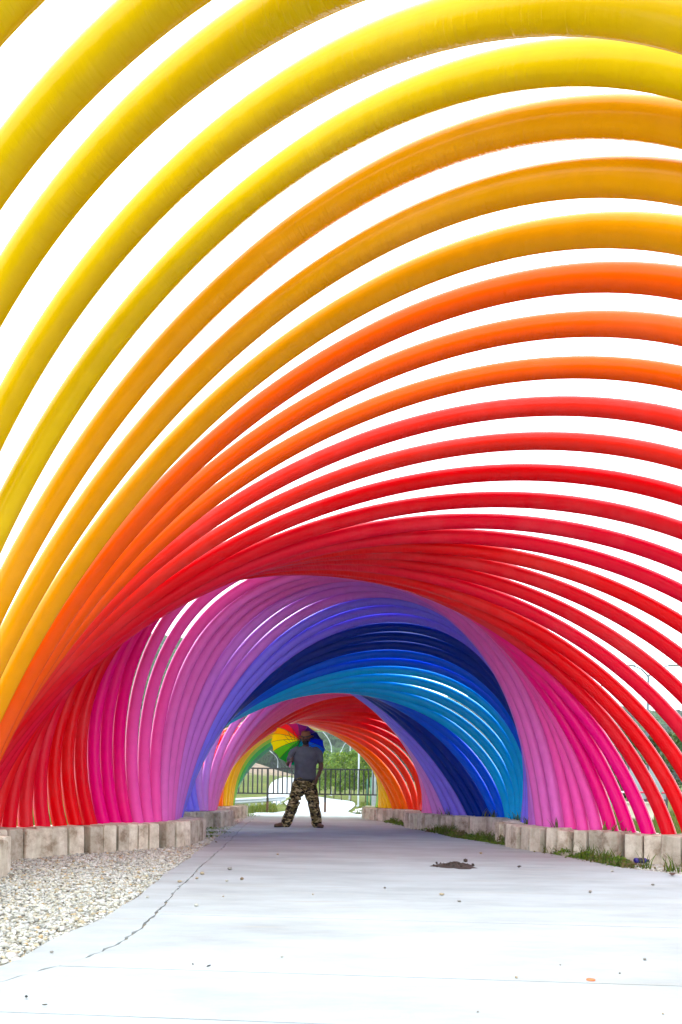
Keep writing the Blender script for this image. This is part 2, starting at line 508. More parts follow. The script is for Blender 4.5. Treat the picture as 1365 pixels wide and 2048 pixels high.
def build_far_path():
    """the path beyond the fence, bending left and climbing"""
    c = [(-0.75, 19.71, 2.4), (-0.72, 22, 1.9), (-0.72, 25, 2.2), (-0.95, 32, 3.2), (-1.5, 42, 4.0), (-2.9, 51, 3.6), (-4.7, 60, 2.6), (-6.1, 70, 2.3), (-6.9, 82, 2.4), (-6.6, 95, 2.4)]
    P = catmull(c, 8)
    V, F = [], []
    for i, (x, y, w) in enumerate(P):
        t = P[min(i + 1, len(P) - 1)] - P[max(i - 1, 0)]
        nrm = np.array([t[1], -t[0]]) / math.hypot(t[0], t[1])
        for s in np.linspace(-0.5, 0.5, 7):
            xx, yy = x + nrm[0] * s * w, y + nrm[1] * s * w
            V.append((xx, yy, float(terrain_h(xx, yy)) + 0.03 + 0.03 * float(smooth(yy, 21, 40))))
    for i in range(len(P) - 1):
        for k in range(6):
            a = i * 7 + k; F.append((a, a + 1, a + 8, a + 7))
    b = len(V)
    o = mobj('road', mesh_data('road', V, F, mat_concrete('track_concrete', (0.34, 0.37, 0.39), (0.28, 0.30, 0.31)), True))
    tag(o, 'white concrete track bending away uphill beyond the fence', kind='structure')


build_far_path()


# ------------------------------------------------------------------ gravel and soil strips
def build_beds():
    V, F = [], []
    n = 0
    ys = np.linspace(0.5, 19.5, 80)
    fl = np.array([foot(i, -1) for i in range(91)]); fr = np.array([foot(i, 1) for i in range(91)])
    for side in (-1, 1):
        b = len(V)
        for y in ys:
            if side < 0: x0, x1 = -4.6, float(interp_edge(LEFT_EDGE, y)) + 0.05
            else: x0, x1 = float(interp_edge(RIGHT_EDGE, y)) - 0.05, float(interp_edge(RIGHT_EDGE, y)) + 0.75
            V += [(x0, y, -0.022), (x1, y, -0.022)]
        for i in range(len(ys) - 1):
            a = b + 2 * i; F.append((a, a + 1, a + 3, a + 2))
    o = mobj('gravel_bed', mesh_data('gravel_bed', V, F, M_BED))
    tag(o, 'sandy bed under the gravel beside the path', kind='structure')


build_beds()

ICO = None


def ico_sphere(sub=1):
    t = (1 + 5 ** 0.5) / 2
    v = [(-1, t, 0), (1, t, 0), (-1, -t, 0), (1, -t, 0), (0, -1, t), (0, 1, t), (0, -1, -t), (0, 1, -t), (t, 0, -1), (t, 0, 1), (-t, 0, -1), (-t, 0, 1)]
    f = [(0, 11, 5), (0, 5, 1), (0, 1, 7), (0, 7, 10), (0, 10, 11), (1, 5, 9), (5, 11, 4), (11, 10, 2), (10, 7, 6), (7, 1, 8), (3, 9, 4), (3, 4, 2), (3, 2, 6), (3, 6, 8), (3, 8, 9), (4, 9, 5), (2, 4, 11), (6, 2, 10), (8, 6, 7), (9, 8, 1)]
    v = [np.array(p) / np.linalg.norm(p) for p in v]
    for _ in range(sub - 1):
        cache, nf = {}, []
        def mid(a, b):
            k = (min(a, b), max(a, b))
            if k not in cache:
                m = v[a] + v[b]; v.append(m / np.linalg.norm(m)); cache[k] = len(v) - 1
            return cache[k]
        for a, b, c in f:
            x, y, z = mid(a, b), mid(b, c), mid(c, a)
            nf += [(a, x, z), (b, y, x), (c, z, y), (x, y, z)]
        f = nf
    return np.array(v), np.array(f)


def left_kerb_x(y):
    """inner face of the left kerb at depth y (the feet line is not single valued: take the one nearest the path)"""
    return LK(y)


def scatter_stones(name, pts, sizes, cols, flat=0.62):
    v0, f0 = ico_sphere(1)
    n = len(pts)
    rot = RNG.uniform(0, 2 * np.pi, n)
    jit = 1 + RNG.uniform(-0.36, 0.36, (n, len(v0)))
    sx = sizes * RNG.uniform(0.75, 1.35, n); sy = sizes * RNG.uniform(0.7, 1.1, n); sz = sizes * flat * RNG.uniform(0.7, 1.25, n)
    P = v0[None] * jit[:, :, None] * np.stack([sx, sy, sz], 1)[:, None, :]
    tl = RNG.uniform(-0.5, 0.5, n)
    c, s = np.cos(tl)[:, None], np.sin(tl)[:, None]
    y_, z_ = P[:, :, 1] * c - P[:, :, 2] * s, P[:, :, 1] * s + P[:, :, 2] * c
    c, s = np.cos(rot)[:, None], np.sin(rot)[:, None]
    x2, y2 = P[:, :, 0] * c - y_ * s, P[:, :, 0] * s + y_ * c
    V = np.stack([x2, y2, z_], 2) + pts[:, None, :]
    F = f0[None] + (np.arange(n) * len(v0))[:, None, None]
    me = mesh_np(name, V.reshape(-1, 3), F.reshape(-1, 3), M_STONE)
    set_tone(me, np.repeat(cols, len(v0), axis=0))
    return mobj(name, me)


STONE_TONES = np.array([(0.62, 0.60, 0.53), (0.70, 0.68, 0.62), (0.52, 0.48, 0.38), (0.56, 0.46, 0.30), (0.45, 0.44, 0.40), (0.66, 0.62, 0.50), (0.34, 0.33, 0.29), (0.72, 0.72, 0.68), (0.60, 0.42, 0.22)])
TONE_P = np.array([.22, .2, .14, .07, .1, .12, .05, .08, .02])


def stone_cols(n):
    c = STONE_TONES[RNG.choice(len(STONE_TONES), n, p=TONE_P / TONE_P.sum())]
    return np.clip(c * np.array([0.86, 0.89, 0.90]) * RNG.uniform(0.74, 1.08, (n, 1)), 0, 0.8)


def build_gravel():
    P, S = [], []
    tgt = 80000
    # density falls with distance, sizes stay those of crushed stone
    while sum(len(p) for p in P) < tgt:
        y = 1.9 + 17 * RNG.random(20000) ** 2.0
        x = RNG.uniform(-4.3, -1.2, 20000)
        e = np.interp(y, np.linspace(1, 20, 300), interp_edge(LEFT_EDGE, np.linspace(1, 20, 300)))
        keep = (x < e + RNG.normal(-0.01, 0.02, 20000)) & (x > -0.6 * y - 0.6)
        P.append(np.stack([x[keep], y[keep]], 1))
    P = np.concatenate(P)[:tgt]
    s = RNG.gamma(5, 0.0014, len(P)) + 0.003
    s *= np.clip(1 + (P[:, 1] - 5) * 0.05, 0.9, 1.7)
    z = -0.022 + s * 0.3 + RNG.uniform(0, 0.012, len(P))
    o = scatter_stones('gravel', np.column_stack([P, z]), s, stone_cols(len(P)))
    tag(o, 'pale crushed stone gravel between the left kerb and the path', 'gravel', kind='stuff')
    # right verge: sparse
    n = 5000
    y = RNG.uniform(4.5, 16, n); e = np.interp(y, np.linspace(1, 20, 300), interp_edge(RIGHT_EDGE, np.linspace(1, 20, 300)))
    x = e + RNG.uniform(0.0, 0.6, n) ** 1.0 + 0.01
    s = RNG.gamma(5, 0.002, n) + 0.003
    o = scatter_stones('loose_gravel', np.column_stack([x, y, -0.022 + s * 0.4]), s, stone_cols(n))
    tag(o, 'thin loose stones along the foot of the right kerb', 'gravel', kind='stuff')


build_gravel()


# ------------------------------------------------------------------ the rainbow arches
def mat_pipe(name, col, fade=0.22):
    m, n, l, b = nodes_of(name)
    uv = n.new('ShaderNodeUVMap')
    oi = n.new('ShaderNodeObjectInfo')
    tc = n.new('ShaderNodeTexCoord')
    va = n.new('ShaderNodeVectorMath'); va.operation = 'ADD'
    l.new(tc.outputs['Object'], va.inputs[0])
    sc = n.new('ShaderNodeMath'); sc.operation = 'MULTIPLY'; sc.inputs[1].default_value = 40
    l.new(oi.outputs['Random'], sc.inputs[0]); l.new(sc.outputs[0], va.inputs[1])
    # sun-faded, chalky patches and slight unevenness of the coat
    n1 = n.new('ShaderNodeTexNoise'); n1.inputs['Scale'].default_value = 0.9; n1.inputs['Detail'].default_value = 5; n1.inputs['Roughness'].default_value = 0.6
    l.new(va.outputs['Vector'], n1.inputs['Vector'])
    r1 = n.new('ShaderNodeValToRGB'); e = r1.color_ramp.elements
    e[0].position, e[1].position = 0.52, 0.78
    e[0].color = (0, 0, 0, 1); e[1].color = (fade, fade, fade, 1)
    l.new(n1.outputs['Fac'], r1.inputs['Fac'])
    mx = n.new('ShaderNodeMix'); mx.data_type = 'RGBA'
    l.new(r1.outputs['Color'], mx.inputs['Factor'])
    mx.inputs['A'].default_value = col + (1,)
    mx.inputs['B'].default_value = tuple(c * 0.9 + 0.06 for c in col) + (1,)
    n2 = n.new('ShaderNodeTexNoise'); n2.inputs['Scale'].default_value = 9; n2.inputs['Detail'].default_value = 7
    l.new(va.outputs['Vector'], n2.inputs['Vector'])
    r2 = n.new('ShaderNodeValToRGB'); e = r2.color_ramp.elements
    e[0].position, e[1].position = 0.3, 0.6
    e[0].color = (0.94, 0.94, 0.94, 1); e[1].color = (1, 1, 1, 1)
    l.new(n2.outputs['Fac'], r2.inputs['Fac'])
    mu = n.new('ShaderNodeMix'); mu.data_type = 'RGBA'; mu.blend_type = 'MULTIPLY'; mu.inputs['Factor'].default_value = 1
    l.new(mx.outputs['Result'], mu.inputs['A']); l.new(r2.outputs['Color'], mu.inputs['B'])
    l.new(mu.outputs['Result'], b.inputs['Base Color'])
    rr = n.new('ShaderNodeMapRange'); rr.inputs['To Min'].default_value = 0.14; rr.inputs['To Max'].default_value = 0.26
    l.new(n2.outputs['Fac'], rr.inputs['Value']); l.new(rr.outputs['Result'], b.inputs['Roughness'])
    b.inputs['Specular IOR Level'].default_value = 0.12
    # crimps on the inside of the bend: fine ripples across the pipe where it was rolled
    mp = n.new('ShaderNodeMapping'); mp.inputs['Scale'].default_value = (26, 1.6, 1)
    l.new(uv.outputs['UV'], mp.inputs['Vector'])
    n3 = n.new('ShaderNodeTexNoise'); n3.inputs['Scale'].default_value = 1.6; n3.inputs['Detail'].default_value = 3; n3.inputs['Distortion'].default_value = 0.4
    l.new(mp.outputs['Vector'], n3.inputs['Vector'])
    sp = n.new('ShaderNodeSeparateXYZ'); l.new(uv.outputs['UV'], sp.inputs['Vector'])
    # v = 0.5 is the inner side of the bend
    s1 = n.new('ShaderNodeMath'); s1.operation = 'SUBTRACT'; s1.inputs[1].default_value = 0.5; l.new(sp.outputs['Y'], s1.inputs[0])
    s2 = n.new('ShaderNodeMath'); s2.operation = 'ABSOLUTE'; l.new(s1.outputs[0], s2.inputs[0])
    s3 = n.new('ShaderNodeMapRange'); s3.inputs['From Min'].default_value = 0.05; s3.inputs['From Max'].default_value = 0.20
    s3.inputs['To Min'].default_value = 1; s3.inputs['To Max'].default_value = 0
    l.new(s2.outputs[0], s3.inputs['Value'])
    s4 = n.new('ShaderNodeMath'); s4.operation = 'MULTIPLY'; l.new(s3.outputs['Result'], s4.inputs[0]); l.new(n3.outputs['Fac'], s4.inputs[1])
    s5 = n.new('ShaderNodeMath'); s5.operation = 'ABSOLUTE'; l.new(sp.outputs['X'], s5.inputs[0])
    s6 = n.new('ShaderNodeMapRange'); s6.inputs['From Min'].default_value = 0.5; s6.inputs['From Max'].default_value = 1.7
    s6.inputs['To Min'].default_value = 1; s6.inputs['To Max'].default_value = 0.05
    l.new(s5.outputs[0], s6.inputs['Value'])
    s7 = n.new('ShaderNodeMath'); s7.operation = 'MULTIPLY'; l.new(s4.outputs[0], s7.inputs[0]); l.new(s6.outputs['Result'], s7.inputs[1])
    bp = n.new('ShaderNodeBump'); bp.inputs['Strength'].default_value = 0.8; bp.inputs['Distance'].default_value = 0.014
    l.new(s7.outputs[0], bp.inputs['Height'])
    bp2 = n.new('ShaderNodeBump'); bp2.inputs['Strength'].default_value = 0.05; bp2.inputs['Distance'].default_value = 0.01
    l.new(n2.outputs['Fac'], bp2.inputs['Height']); l.new(bp.outputs['Normal'], bp2.inputs['Normal'])
    l.new(bp2.outputs['Normal'], b.inputs['Normal'])
    return m


# run of colours from the camera: (count, base colour, colour words, where)
RUNS = [
    (5, (0.61, 0.40, 0.0), 'yellow', 'nearest the camera'),
    (3, (0.70, 0.295, 0.0), 'amber', 'behind the near yellow arches'),
    (3, (0.74, 0.085, 0.0), 'orange', 'behind the amber arches'),
    (2, (0.70, 0.020, 0.010), 'vermilion', 'behind the orange arches'),
    (11, (0.80, 0.0015, 0.016), 'red', 'of the near half of the tunnel'),
    (3, (0.74, 0.0, 0.19), 'magenta', 'behind the near red arches'),
    (3, (0.78, 0.075, 0.40), 'hot pink', 'behind the magenta arches'),
    (3, (0.66, 0.13, 0.50), 'orchid', 'behind the hot pink arches'),
    (3, (0.52, 0.16, 0.64), 'purple', 'behind the orchid arches'),
    (3, (0.20, 0.17, 0.90), 'violet', 'in front of the first navy arches'),
    (3, (0.0, 0.026, 0.30), 'navy blue', 'in front of the light blue arches'),
    (2, (0.0, 0.12, 0.85), 'royal blue', 'in front of the light blue arches'),
    (5, (0.0, 0.50, 0.95), 'light blue', 'in the middle of the tunnel'),
    (2, (0.0, 0.12, 0.85), 'royal blue', 'behind the light blue arches'),
    (3, (0.0, 0.026, 0.30), 'navy blue', 'behind the light blue arches'),
    (3, (0.24, 0.19, 0.88), 'violet', 'behind the second navy arches'),
    (2, (0.60, 0.24, 0.70), 'lilac', 'in the far half, behind the far violet arches'),
    (3, (0.80, 0.20, 0.58), 'orchid', 'in the far half, behind the lilac arches'),
    (4, (0.94, 0.15, 0.42), 'rose pink', 'in front of the far red arches'),
    (7, (0.85, 0.0015, 0.022), 'red', 'of the far half of the tunnel'),
    (3, (0.92, 0.050, 0.010), 'vermilion', 'behind the far red arches'),
    (3, (0.94, 0.18, 0.0), 'orange', 'of the far end'),
    (4, (0.94, 0.60, 0.0), 'yellow', 'of the far end'),
    (2, (0.25, 0.60, 0.0), 'lime green', 'of the far end'),
    (3, (0.0, 0.40, 0.02), 'green', 'of the far end'),
    (3, (0.0, 0.17, 0.065), 'dark green', 'last before the fence'),
]
ORD = ['first', 'second', 'third', 'fourth', 'fifth', 'sixth', 'seventh', 'eighth', 'ninth', 'tenth', 'eleventh']
NUM = ['', '', 'two', 'three', 'four', 'five', 'six', 'seven', 'eight', 'nine', 'ten', 'eleven']
KERB_TOP = 0.27
PIPE_R = 0.0712


def arch_points(q, n=97):
    XL, ZL, XR, ZR, AX, AZ, H, b, p = q
    # even spacing along the pipe
    ph = np.linspace(0, np.pi, 721)
    c = np.cos(ph) + b * np.sin(2 * ph); s = np.clip(np.sin(ph), 0, None) ** p
    X = (XL + XR) / 2 + c * (XR - XL) / 2 + AX * s
    Y = (ZL + ZR) / 2 + c * (ZR - ZL) / 2 + AZ * s
    Z = KERB_TOP + H * s
    P = np.stack([X, Y, Z], 1)
    d = np.concatenate([[0], np.cumsum(np.linalg.norm(np.diff(P, axis=0), axis=1))])
    u = np.linspace(0, d[-1], n)
    P = np.stack([np.interp(u, d, P[:, k]) for k in range(3)], 1)
    # sink the ends a little into the blocks
    P[0] -= (P[1] - P[0]) * 0.3; P[-1] -= (P[-2] - P[-1]) * 0.3
    return P, u


def build_arches():
    k = 0
    NR = 20
    for (cnt, col, word, where) in RUNS:
        mats = None
        for j in range(cnt):
            cc = col
            if word == 'red':                         # two slightly different reds were used in turn
                cc = [(0.70, 0.001, 0.005), (0.68, 0.001, 0.026), (0.66, 0.001, 0.012)][(j * 2 + j // 3) % 3]
                if cnt == 7: cc = (0.90, 0.002, cc[2])
            m = mat_pipe('paint_' + word.replace(' ', '_'), cc, 0.6 if word in ('red', 'vermilion') else 0.25)
            P, u = arch_points(ARCH[k])
            n = len(P)
            T = np.gradient(P, axis=0); T /= np.linalg.norm(T, axis=1)[:, None]
            nrm = np.cross(P[n // 2] - P[0], P[-1] - P[0]); nrm /= np.linalg.norm(nrm)
            B = np.tile(nrm, (n, 1))
            Nn = np.cross(B, T); Nn /= np.linalg.norm(Nn, axis=1)[:, None]
            ctr = P.mean(0)
            if ((P[n // 2] - ctr) @ Nn[n // 2]) < 0: Nn = -Nn
            th = np.arange(NR) * 2 * np.pi / NR
            V = P[:, None, :] + PIPE_R * (np.cos(th)[None, :, None] * Nn[:, None, :] + np.sin(th)[None, :, None] * B[:, None, :])
            F = []
            for i in range(n - 1):
                for a in range(NR):
                    F.append((i * NR + a, i * NR + (a + 1) % NR, (i + 1) * NR + (a + 1) % NR, (i + 1) * NR + a))
            F = np.array(F)
            V = V.reshape(-1, 3)
            org = np.array([(P[0][0] + P[-1][0]) / 2, (P[0][1] + P[-1][1]) / 2, KERB_TOP])
            me = mesh_np('arch', V - org, F, m, True)
            uvl = me.uv_layers.new(name='UVMap')
            ii = np.repeat(np.arange(n - 1), NR); aa = np.tile(np.arange(NR), n - 1)
            U = np.zeros((len(F), 4, 2), dtype=np.float32)
            for c_, (di, da) in enumerate(((0, 0), (0, 1), (1, 1), (1, 0))):
                U[:, c_, 0] = u[ii + di] - u[-1] / 2; U[:, c_, 1] = (aa + da) / NR
            uvl.data.foreach_set('uv', U.ravel())
            # outward normals
            me.update()
            if (me.polygons[0].normal @ Vector(tuple(V[F[0][0]] - P[0]))) < 0: me.flip_normals()
            o = mobj('rainbow_arch', me, None, tuple(org))
            lab = f'{word} bent pipe arch, {ORD[j]} of {NUM[cnt]} {where}'
            tag(o, lab, 'arch', 'pipe arches of the rainbow tunnel')
            k += 1


build_arches()


# ------------------------------------------------------------------ kerbs of concrete blocks under the feet
def mat_block():
    m, n, l, b = nodes_of('kerb_concrete')
    tc = n.new('ShaderNodeTexCoord'); oi = n.new('ShaderNodeObjectInfo')
    geo = n.new('ShaderNodeNewGeometry')
    n1 = n.new('ShaderNodeTexNoise'); n1.inputs['Scale'].default_value = 5; n1.inputs['Detail'].default_value = 9; n1.inputs['Roughness'].default_value = 0.7
    l.new(geo.outputs['Position'], n1.inputs['Vector'])
    r1 = n.new('ShaderNodeValToRGB'); e = r1.color_ramp.elements
    e[0].position, e[1].position = 0.34, 0.62
    e[0].color = (0.32, 0.26, 0.19, 1); e[1].color = (0.74, 0.71, 0.60, 1)
    e2 = e.new(0.47); e2.color = (0.58, 0.53, 0.43, 1)
    l.new(n1.outputs['Fac'], r1.inputs['Fac'])
    # vertical run-off streaks
    mp = n.new('ShaderNodeMapping'); mp.inputs['Scale'].default_value = (9, 9, 1.6); l.new(geo.outputs['Position'], mp.inputs['Vector'])
    n2 = n.new('ShaderNodeTexNoise'); n2.inputs['Scale'].default_value = 1.5; n2.inputs['Detail'].default_value = 5; l.new(mp.outputs['Vector'], n2.inputs['Vector'])
    r2 = n.new('ShaderNodeValToRGB'); e = r2.color_ramp.elements
    e[0].position, e[1].position = 0.36, 0.6
    e[0].color = (0.62, 0.60, 0.54, 1); e[1].color = (1, 1, 1, 1)
    l.new(n2.outputs['Fac'], r2.inputs['Fac'])
    mu = n.new('ShaderNodeMix'); mu.data_type = 'RGBA'; mu.blend_type = 'MULTIPLY'; mu.inputs['Factor'].default_value = 0.55
    l.new(r1.outputs['Color'], mu.inputs['A']); l.new(r2.outputs['Color'], mu.inputs['B'])
    hs = n.new('ShaderNodeHueSaturation'); mr = n.new('ShaderNodeMapRange'); mr.inputs['To Min'].default_value = 0.8; mr.inputs['To Max'].default_value = 1.25
    l.new(oi.outputs['Random'], mr.inputs['Value']); l.new(mr.outputs['Result'], hs.inputs['Value']); l.new(mu.outputs['Result'], hs.inputs['Color'])
    l.new(hs.outputs['Color'], b.inputs['Base Color'])
    b.inputs['Roughness'].default_value = 0.9; b.inputs['Specular IOR Level'].default_value = 0.2
    n3 = n.new('ShaderNodeTexNoise'); n3.inputs['Scale'].default_value = 40; n3.inputs['Detail'].default_value = 6; l.new(geo.outputs['Position'], n3.inputs['Vector'])
    bp = n.new('ShaderNodeBump'); bp.inputs['Strength'].default_value = 0.5; bp.inputs['Distance'].default_value = 0.01
    l.new(n3.outputs['Fac'], bp.inputs['Height']); l.new(bp.outputs['Normal'], b.inputs['Normal'])
    return m


M_BLOCK = mat_block()


def block_mesh(seed):
    """unit block (x along the kerb, y across, z up) with chipped, bevelled edges"""
    r_ = random.Random(seed)
    b = 0.05
    V, F = [], []
    prof = [(-0.5, 0.0, 0), (-0.5, 1 - b, 0), (-0.5 + b, 1.0, 0), (0.5 - b, 1.0, 0), (0.5, 1 - b, 0), (0.5, 0.0, 0)]
    for yy, ins in ((-0.5, 0.0), (-0.5 + 0.03, 0.0), (0.0, 0), (0.5 - 0.03, 0.0), (0.5, 0.0)):
        end = abs(yy) > 0.49
        for (x, z, _) in prof:
            s = 0.94 if end else 1.0
            V.append((x * s + r_.uniform(-0.02, 0.02), yy + r_.uniform(-0.012, 0.012), (z * (0.985 if end else 1.0)) + (r_.uniform(-0.02, 0.02) if z > 0.5 else 0)))
    for i in range(4):
        for k in range(5):
            a = i * 6 + k; F.append((a, a + 1, a + 7, a + 6))
    F.append((0, 5, 4, 3, 2, 1)); F.append((24, 25, 26, 27, 28, 29))
    me = mesh_data('block', V, F, M_BLOCK)
    me.flip_normals()
    return me


BLOCKS = [block_mesh(s) for s in range(6)]


def build_kerb(side, label):
    fp = np.array([foot(i, side) for i in range(91)])
    d = np.concatenate([[0], np.cumsum(np.linalg.norm(np.diff(fp, axis=0), axis=1))])
    tan = np.gradient(fp, axis=0)
    for _ in range(3):
        tan[1:-1] = (tan[:-2] + tan[1:-1] * 2 + tan[2:]) / 4
    tan /= np.linalg.norm(tan, axis=1)[:, None]
    root = empty('concrete_kerb', (float(fp[45, 0]), float(fp[45, 1]), 0))
    tag(root, label, 'kerb', 'kerbs under the arch feet')
    rr = random.Random(5 + side)
    for i in range(91):
        gap = (d[min(i + 1, 90)] - d[max(i - 1, 0)]) / (min(i + 1, 90) - max(i - 1, 0))
        nx, ny = tan[i][1], -tan[i][0]          # points to +x for a kerb running away
        if side > 0: nx, ny = -nx, -ny          # towards the path
        q = ARCH[i]
        ax, ay = (q[2] - q[0]), (q[3] - q[1])
        L = math.hypot(ax, ay); ax, ay = ax / L * (-side), ay / L * (-side)
        if side > 0: ax, ay = ax, ay
        wx, wy = nx * 0.75 + ax * 0.25, ny * 0.75 + ay * 0.25
        L = math.hypot(wx, wy); wx, wy = wx / L, wy / L
        rz = math.atan2(wy, wx) - math.pi / 2 + rr.uniform(-0.07, 0.07) + (-0.24 if side < 0 else 0.22)
        st = rr.uniform(-0.04, 0.035)
        wid = max(0.11, gap * 0.87)
        o = bpy.data.objects.new('block', BLOCKS[rr.randrange(6)])
        link(o, root)
        ln, off = (0.50, 0.10) if side < 0 else (0.50, 0.11)
        o.location = (fp[i, 0] + wx * (off + st) - root.location.x, fp[i, 1] + wy * (off + st) - root.location.y, -0.06)
        o.rotation_euler = (rr.uniform(-0.02, 0.02), rr.uniform(-0.02, 0.02), rz)
        o.scale = (wid, ln, KERB_TOP + 0.06 + rr.uniform(-0.012, 0.008))
        # long infill where the feet stand far apart
        if i < 90 and d[i + 1] - d[i] > 0.235:
            g = (d[i + 1] - d[i]); 
            if g > 0.235:
                for t in (0.5,):
                    o2 = o.copy(); COL.objects.link(o2)
                    o2.data = BLOCKS[rr.randrange(6)]; o2.rotation_euler.z += rr.uniform(-0.1, 0.1); o2.scale.z *= rr.uniform(0.95, 1.03)
                    o2.location.x = (fp[i, 0] * (1 - t) + fp[i + 1, 0] * t) + wx * off - root.location.x
                    o2.location.y = (fp[i, 1] * (1 - t) + fp[i + 1, 1] * t) + wy * off - root.location.y
                    o2.scale.x = g * 0.46
                    o.scale.x = g * 0.46
    return root


build_kerb(-1, 'wavy row of stained concrete blocks along the gravel, left of the path')
build_kerb(1, 'wavy row of mossy concrete blocks with weeds, right of the path')


# ------------------------------------------------------------------ foliage helpers
def leaf_cloud(n, centre_fn, size, tones, up=0.3):
    """n small bent leaf quads; centre_fn(n) gives their places"""
    C = centre_fn(n)
    d = RNG.normal(size=(n, 3)); d[:, 2] += up; d /= np.linalg.norm(d, axis=1)[:, None]
    e = np.cross(d, RNG.normal(size=(n, 3))); e /= np.linalg.norm(e, axis=1)[:, None]
    s = size * RNG.uniform(0.6, 1.4, n)[:, None]
    w = np.cross(d, e)
    V = np.stack([C - e * s, C + d * s * 0.55 + w * s * 0.12, C + e * s, C - d * s * 0.55 + w * s * 0.12], 1).reshape(-1, 3)
    F = (np.arange(n)[:, None] * 4 + np.arange(4)[None]).astype(int)
    t = np.array(tones)[RNG.integers(0, len(tones), n)] * RNG.uniform(0.7, 1.3, (n, 1))
    return V, F, np.repeat(np.clip(t, 0, 0.7), 4, axis=0)


def blob_centres(lobes):
    """places on and in a set of lobes (x, y, z, r)"""
    L = np.array(lobes)
    def fn(n):
        k = RNG.choice(len(L), n, p=L[:, 3] ** 2 / (L[:, 3] ** 2).sum())
        d = RNG.normal(size=(n, 3)); d /= np.linalg.norm(d, axis=1)[:, None]
        r = L[k, 3] * RNG.uniform(0.55, 1.05, n) ** 0.7
        return L[k, :3] + d * r[:, None] * np.array([1, 1, 0.85])
    return fn


M_BARK = mat_flat('bark', (0.10, 0.075, 0.05), 0.9, var=0.4, scale=12, bump=0.5, bscale=30)
YOUNG = [(0.095, 0.1782, 0.0119), (0.1307, 0.2138, 0.0178), (0.0653, 0.1366, 0.0119), (0.1663, 0.2257, 0.0297)]
DARK = [(0.021, 0.051, 0.0108), (0.03, 0.072, 0.012), (0.015, 0.036, 0.009), (0.042, 0.078, 0.018)]
MID = [(0.0336, 0.0768, 0.0096), (0.048, 0.096, 0.012), (0.024, 0.0528, 0.0096), (0.0672, 0.1056, 0.0144)]


def tree(x, y, h, w, tones, label, group, leaf=0.10, n=1400, trunk_r=0.05, low=0.35):
    z0 = float(terrain_h(x, y))
    root = empty('young_tree', (x, y, z0))
    tag(root, label, 'tree', group)
    rr = random.Random(int(x * 977 + y * 131))
    mb = MB()
    top = Vector((rr.uniform(-0.1, 0.1) * w, rr.uniform(-0.1, 0.1) * w, h * 0.86))
    trunk = [Vector((0, 0, -0.1)), Vector((rr.uniform(-.04, .04) * w, 0, h * 0.3)), top * 0.6 + Vector((rr.uniform(-.05, .05), 0, 0)), top]
    mb.tube(trunk, [trunk_r, trunk_r * 0.8, trunk_r * 0.5, trunk_r * 0.15], 7)
    lobes = []
    for k in range(9):
        a = rr.uniform(0, 6.28); t = rr.uniform(low, 0.95)
        rad = w * 0.5 * math.sin(math.pi * min(1, (1.05 - t) / (1.1 - low))) * rr.uniform(0.4, 1.0)
        p = Vector((math.cos(a) * rad, math.sin(a) * rad, h * t))
        base = trunk[2] * min(1.0, t * 0.75 / 0.52) if t < 0.7 else top * (t - 0.12)
        mb.tube([base, (base + p) / 2 + Vector((0, 0, 0.05 * h)), p], [trunk_r * 0.4, trunk_r * 0.25, trunk_r * 0.08], 5)
        lobes.append((p.x, p.y, p.z, w * rr.uniform(0.14, 0.26)))
    lobes.append((top.x, top.y, h * 0.9, w * 0.16))
    mb.build('trunk', M_BARK, root, True)
    V, F, t = leaf_cloud(n, blob_centres(lobes), leaf, tones)
    me = mesh_np('crown', V, F, M_LEAF); set_tone(me, t)
    mobj('crown', me, root)
    return root


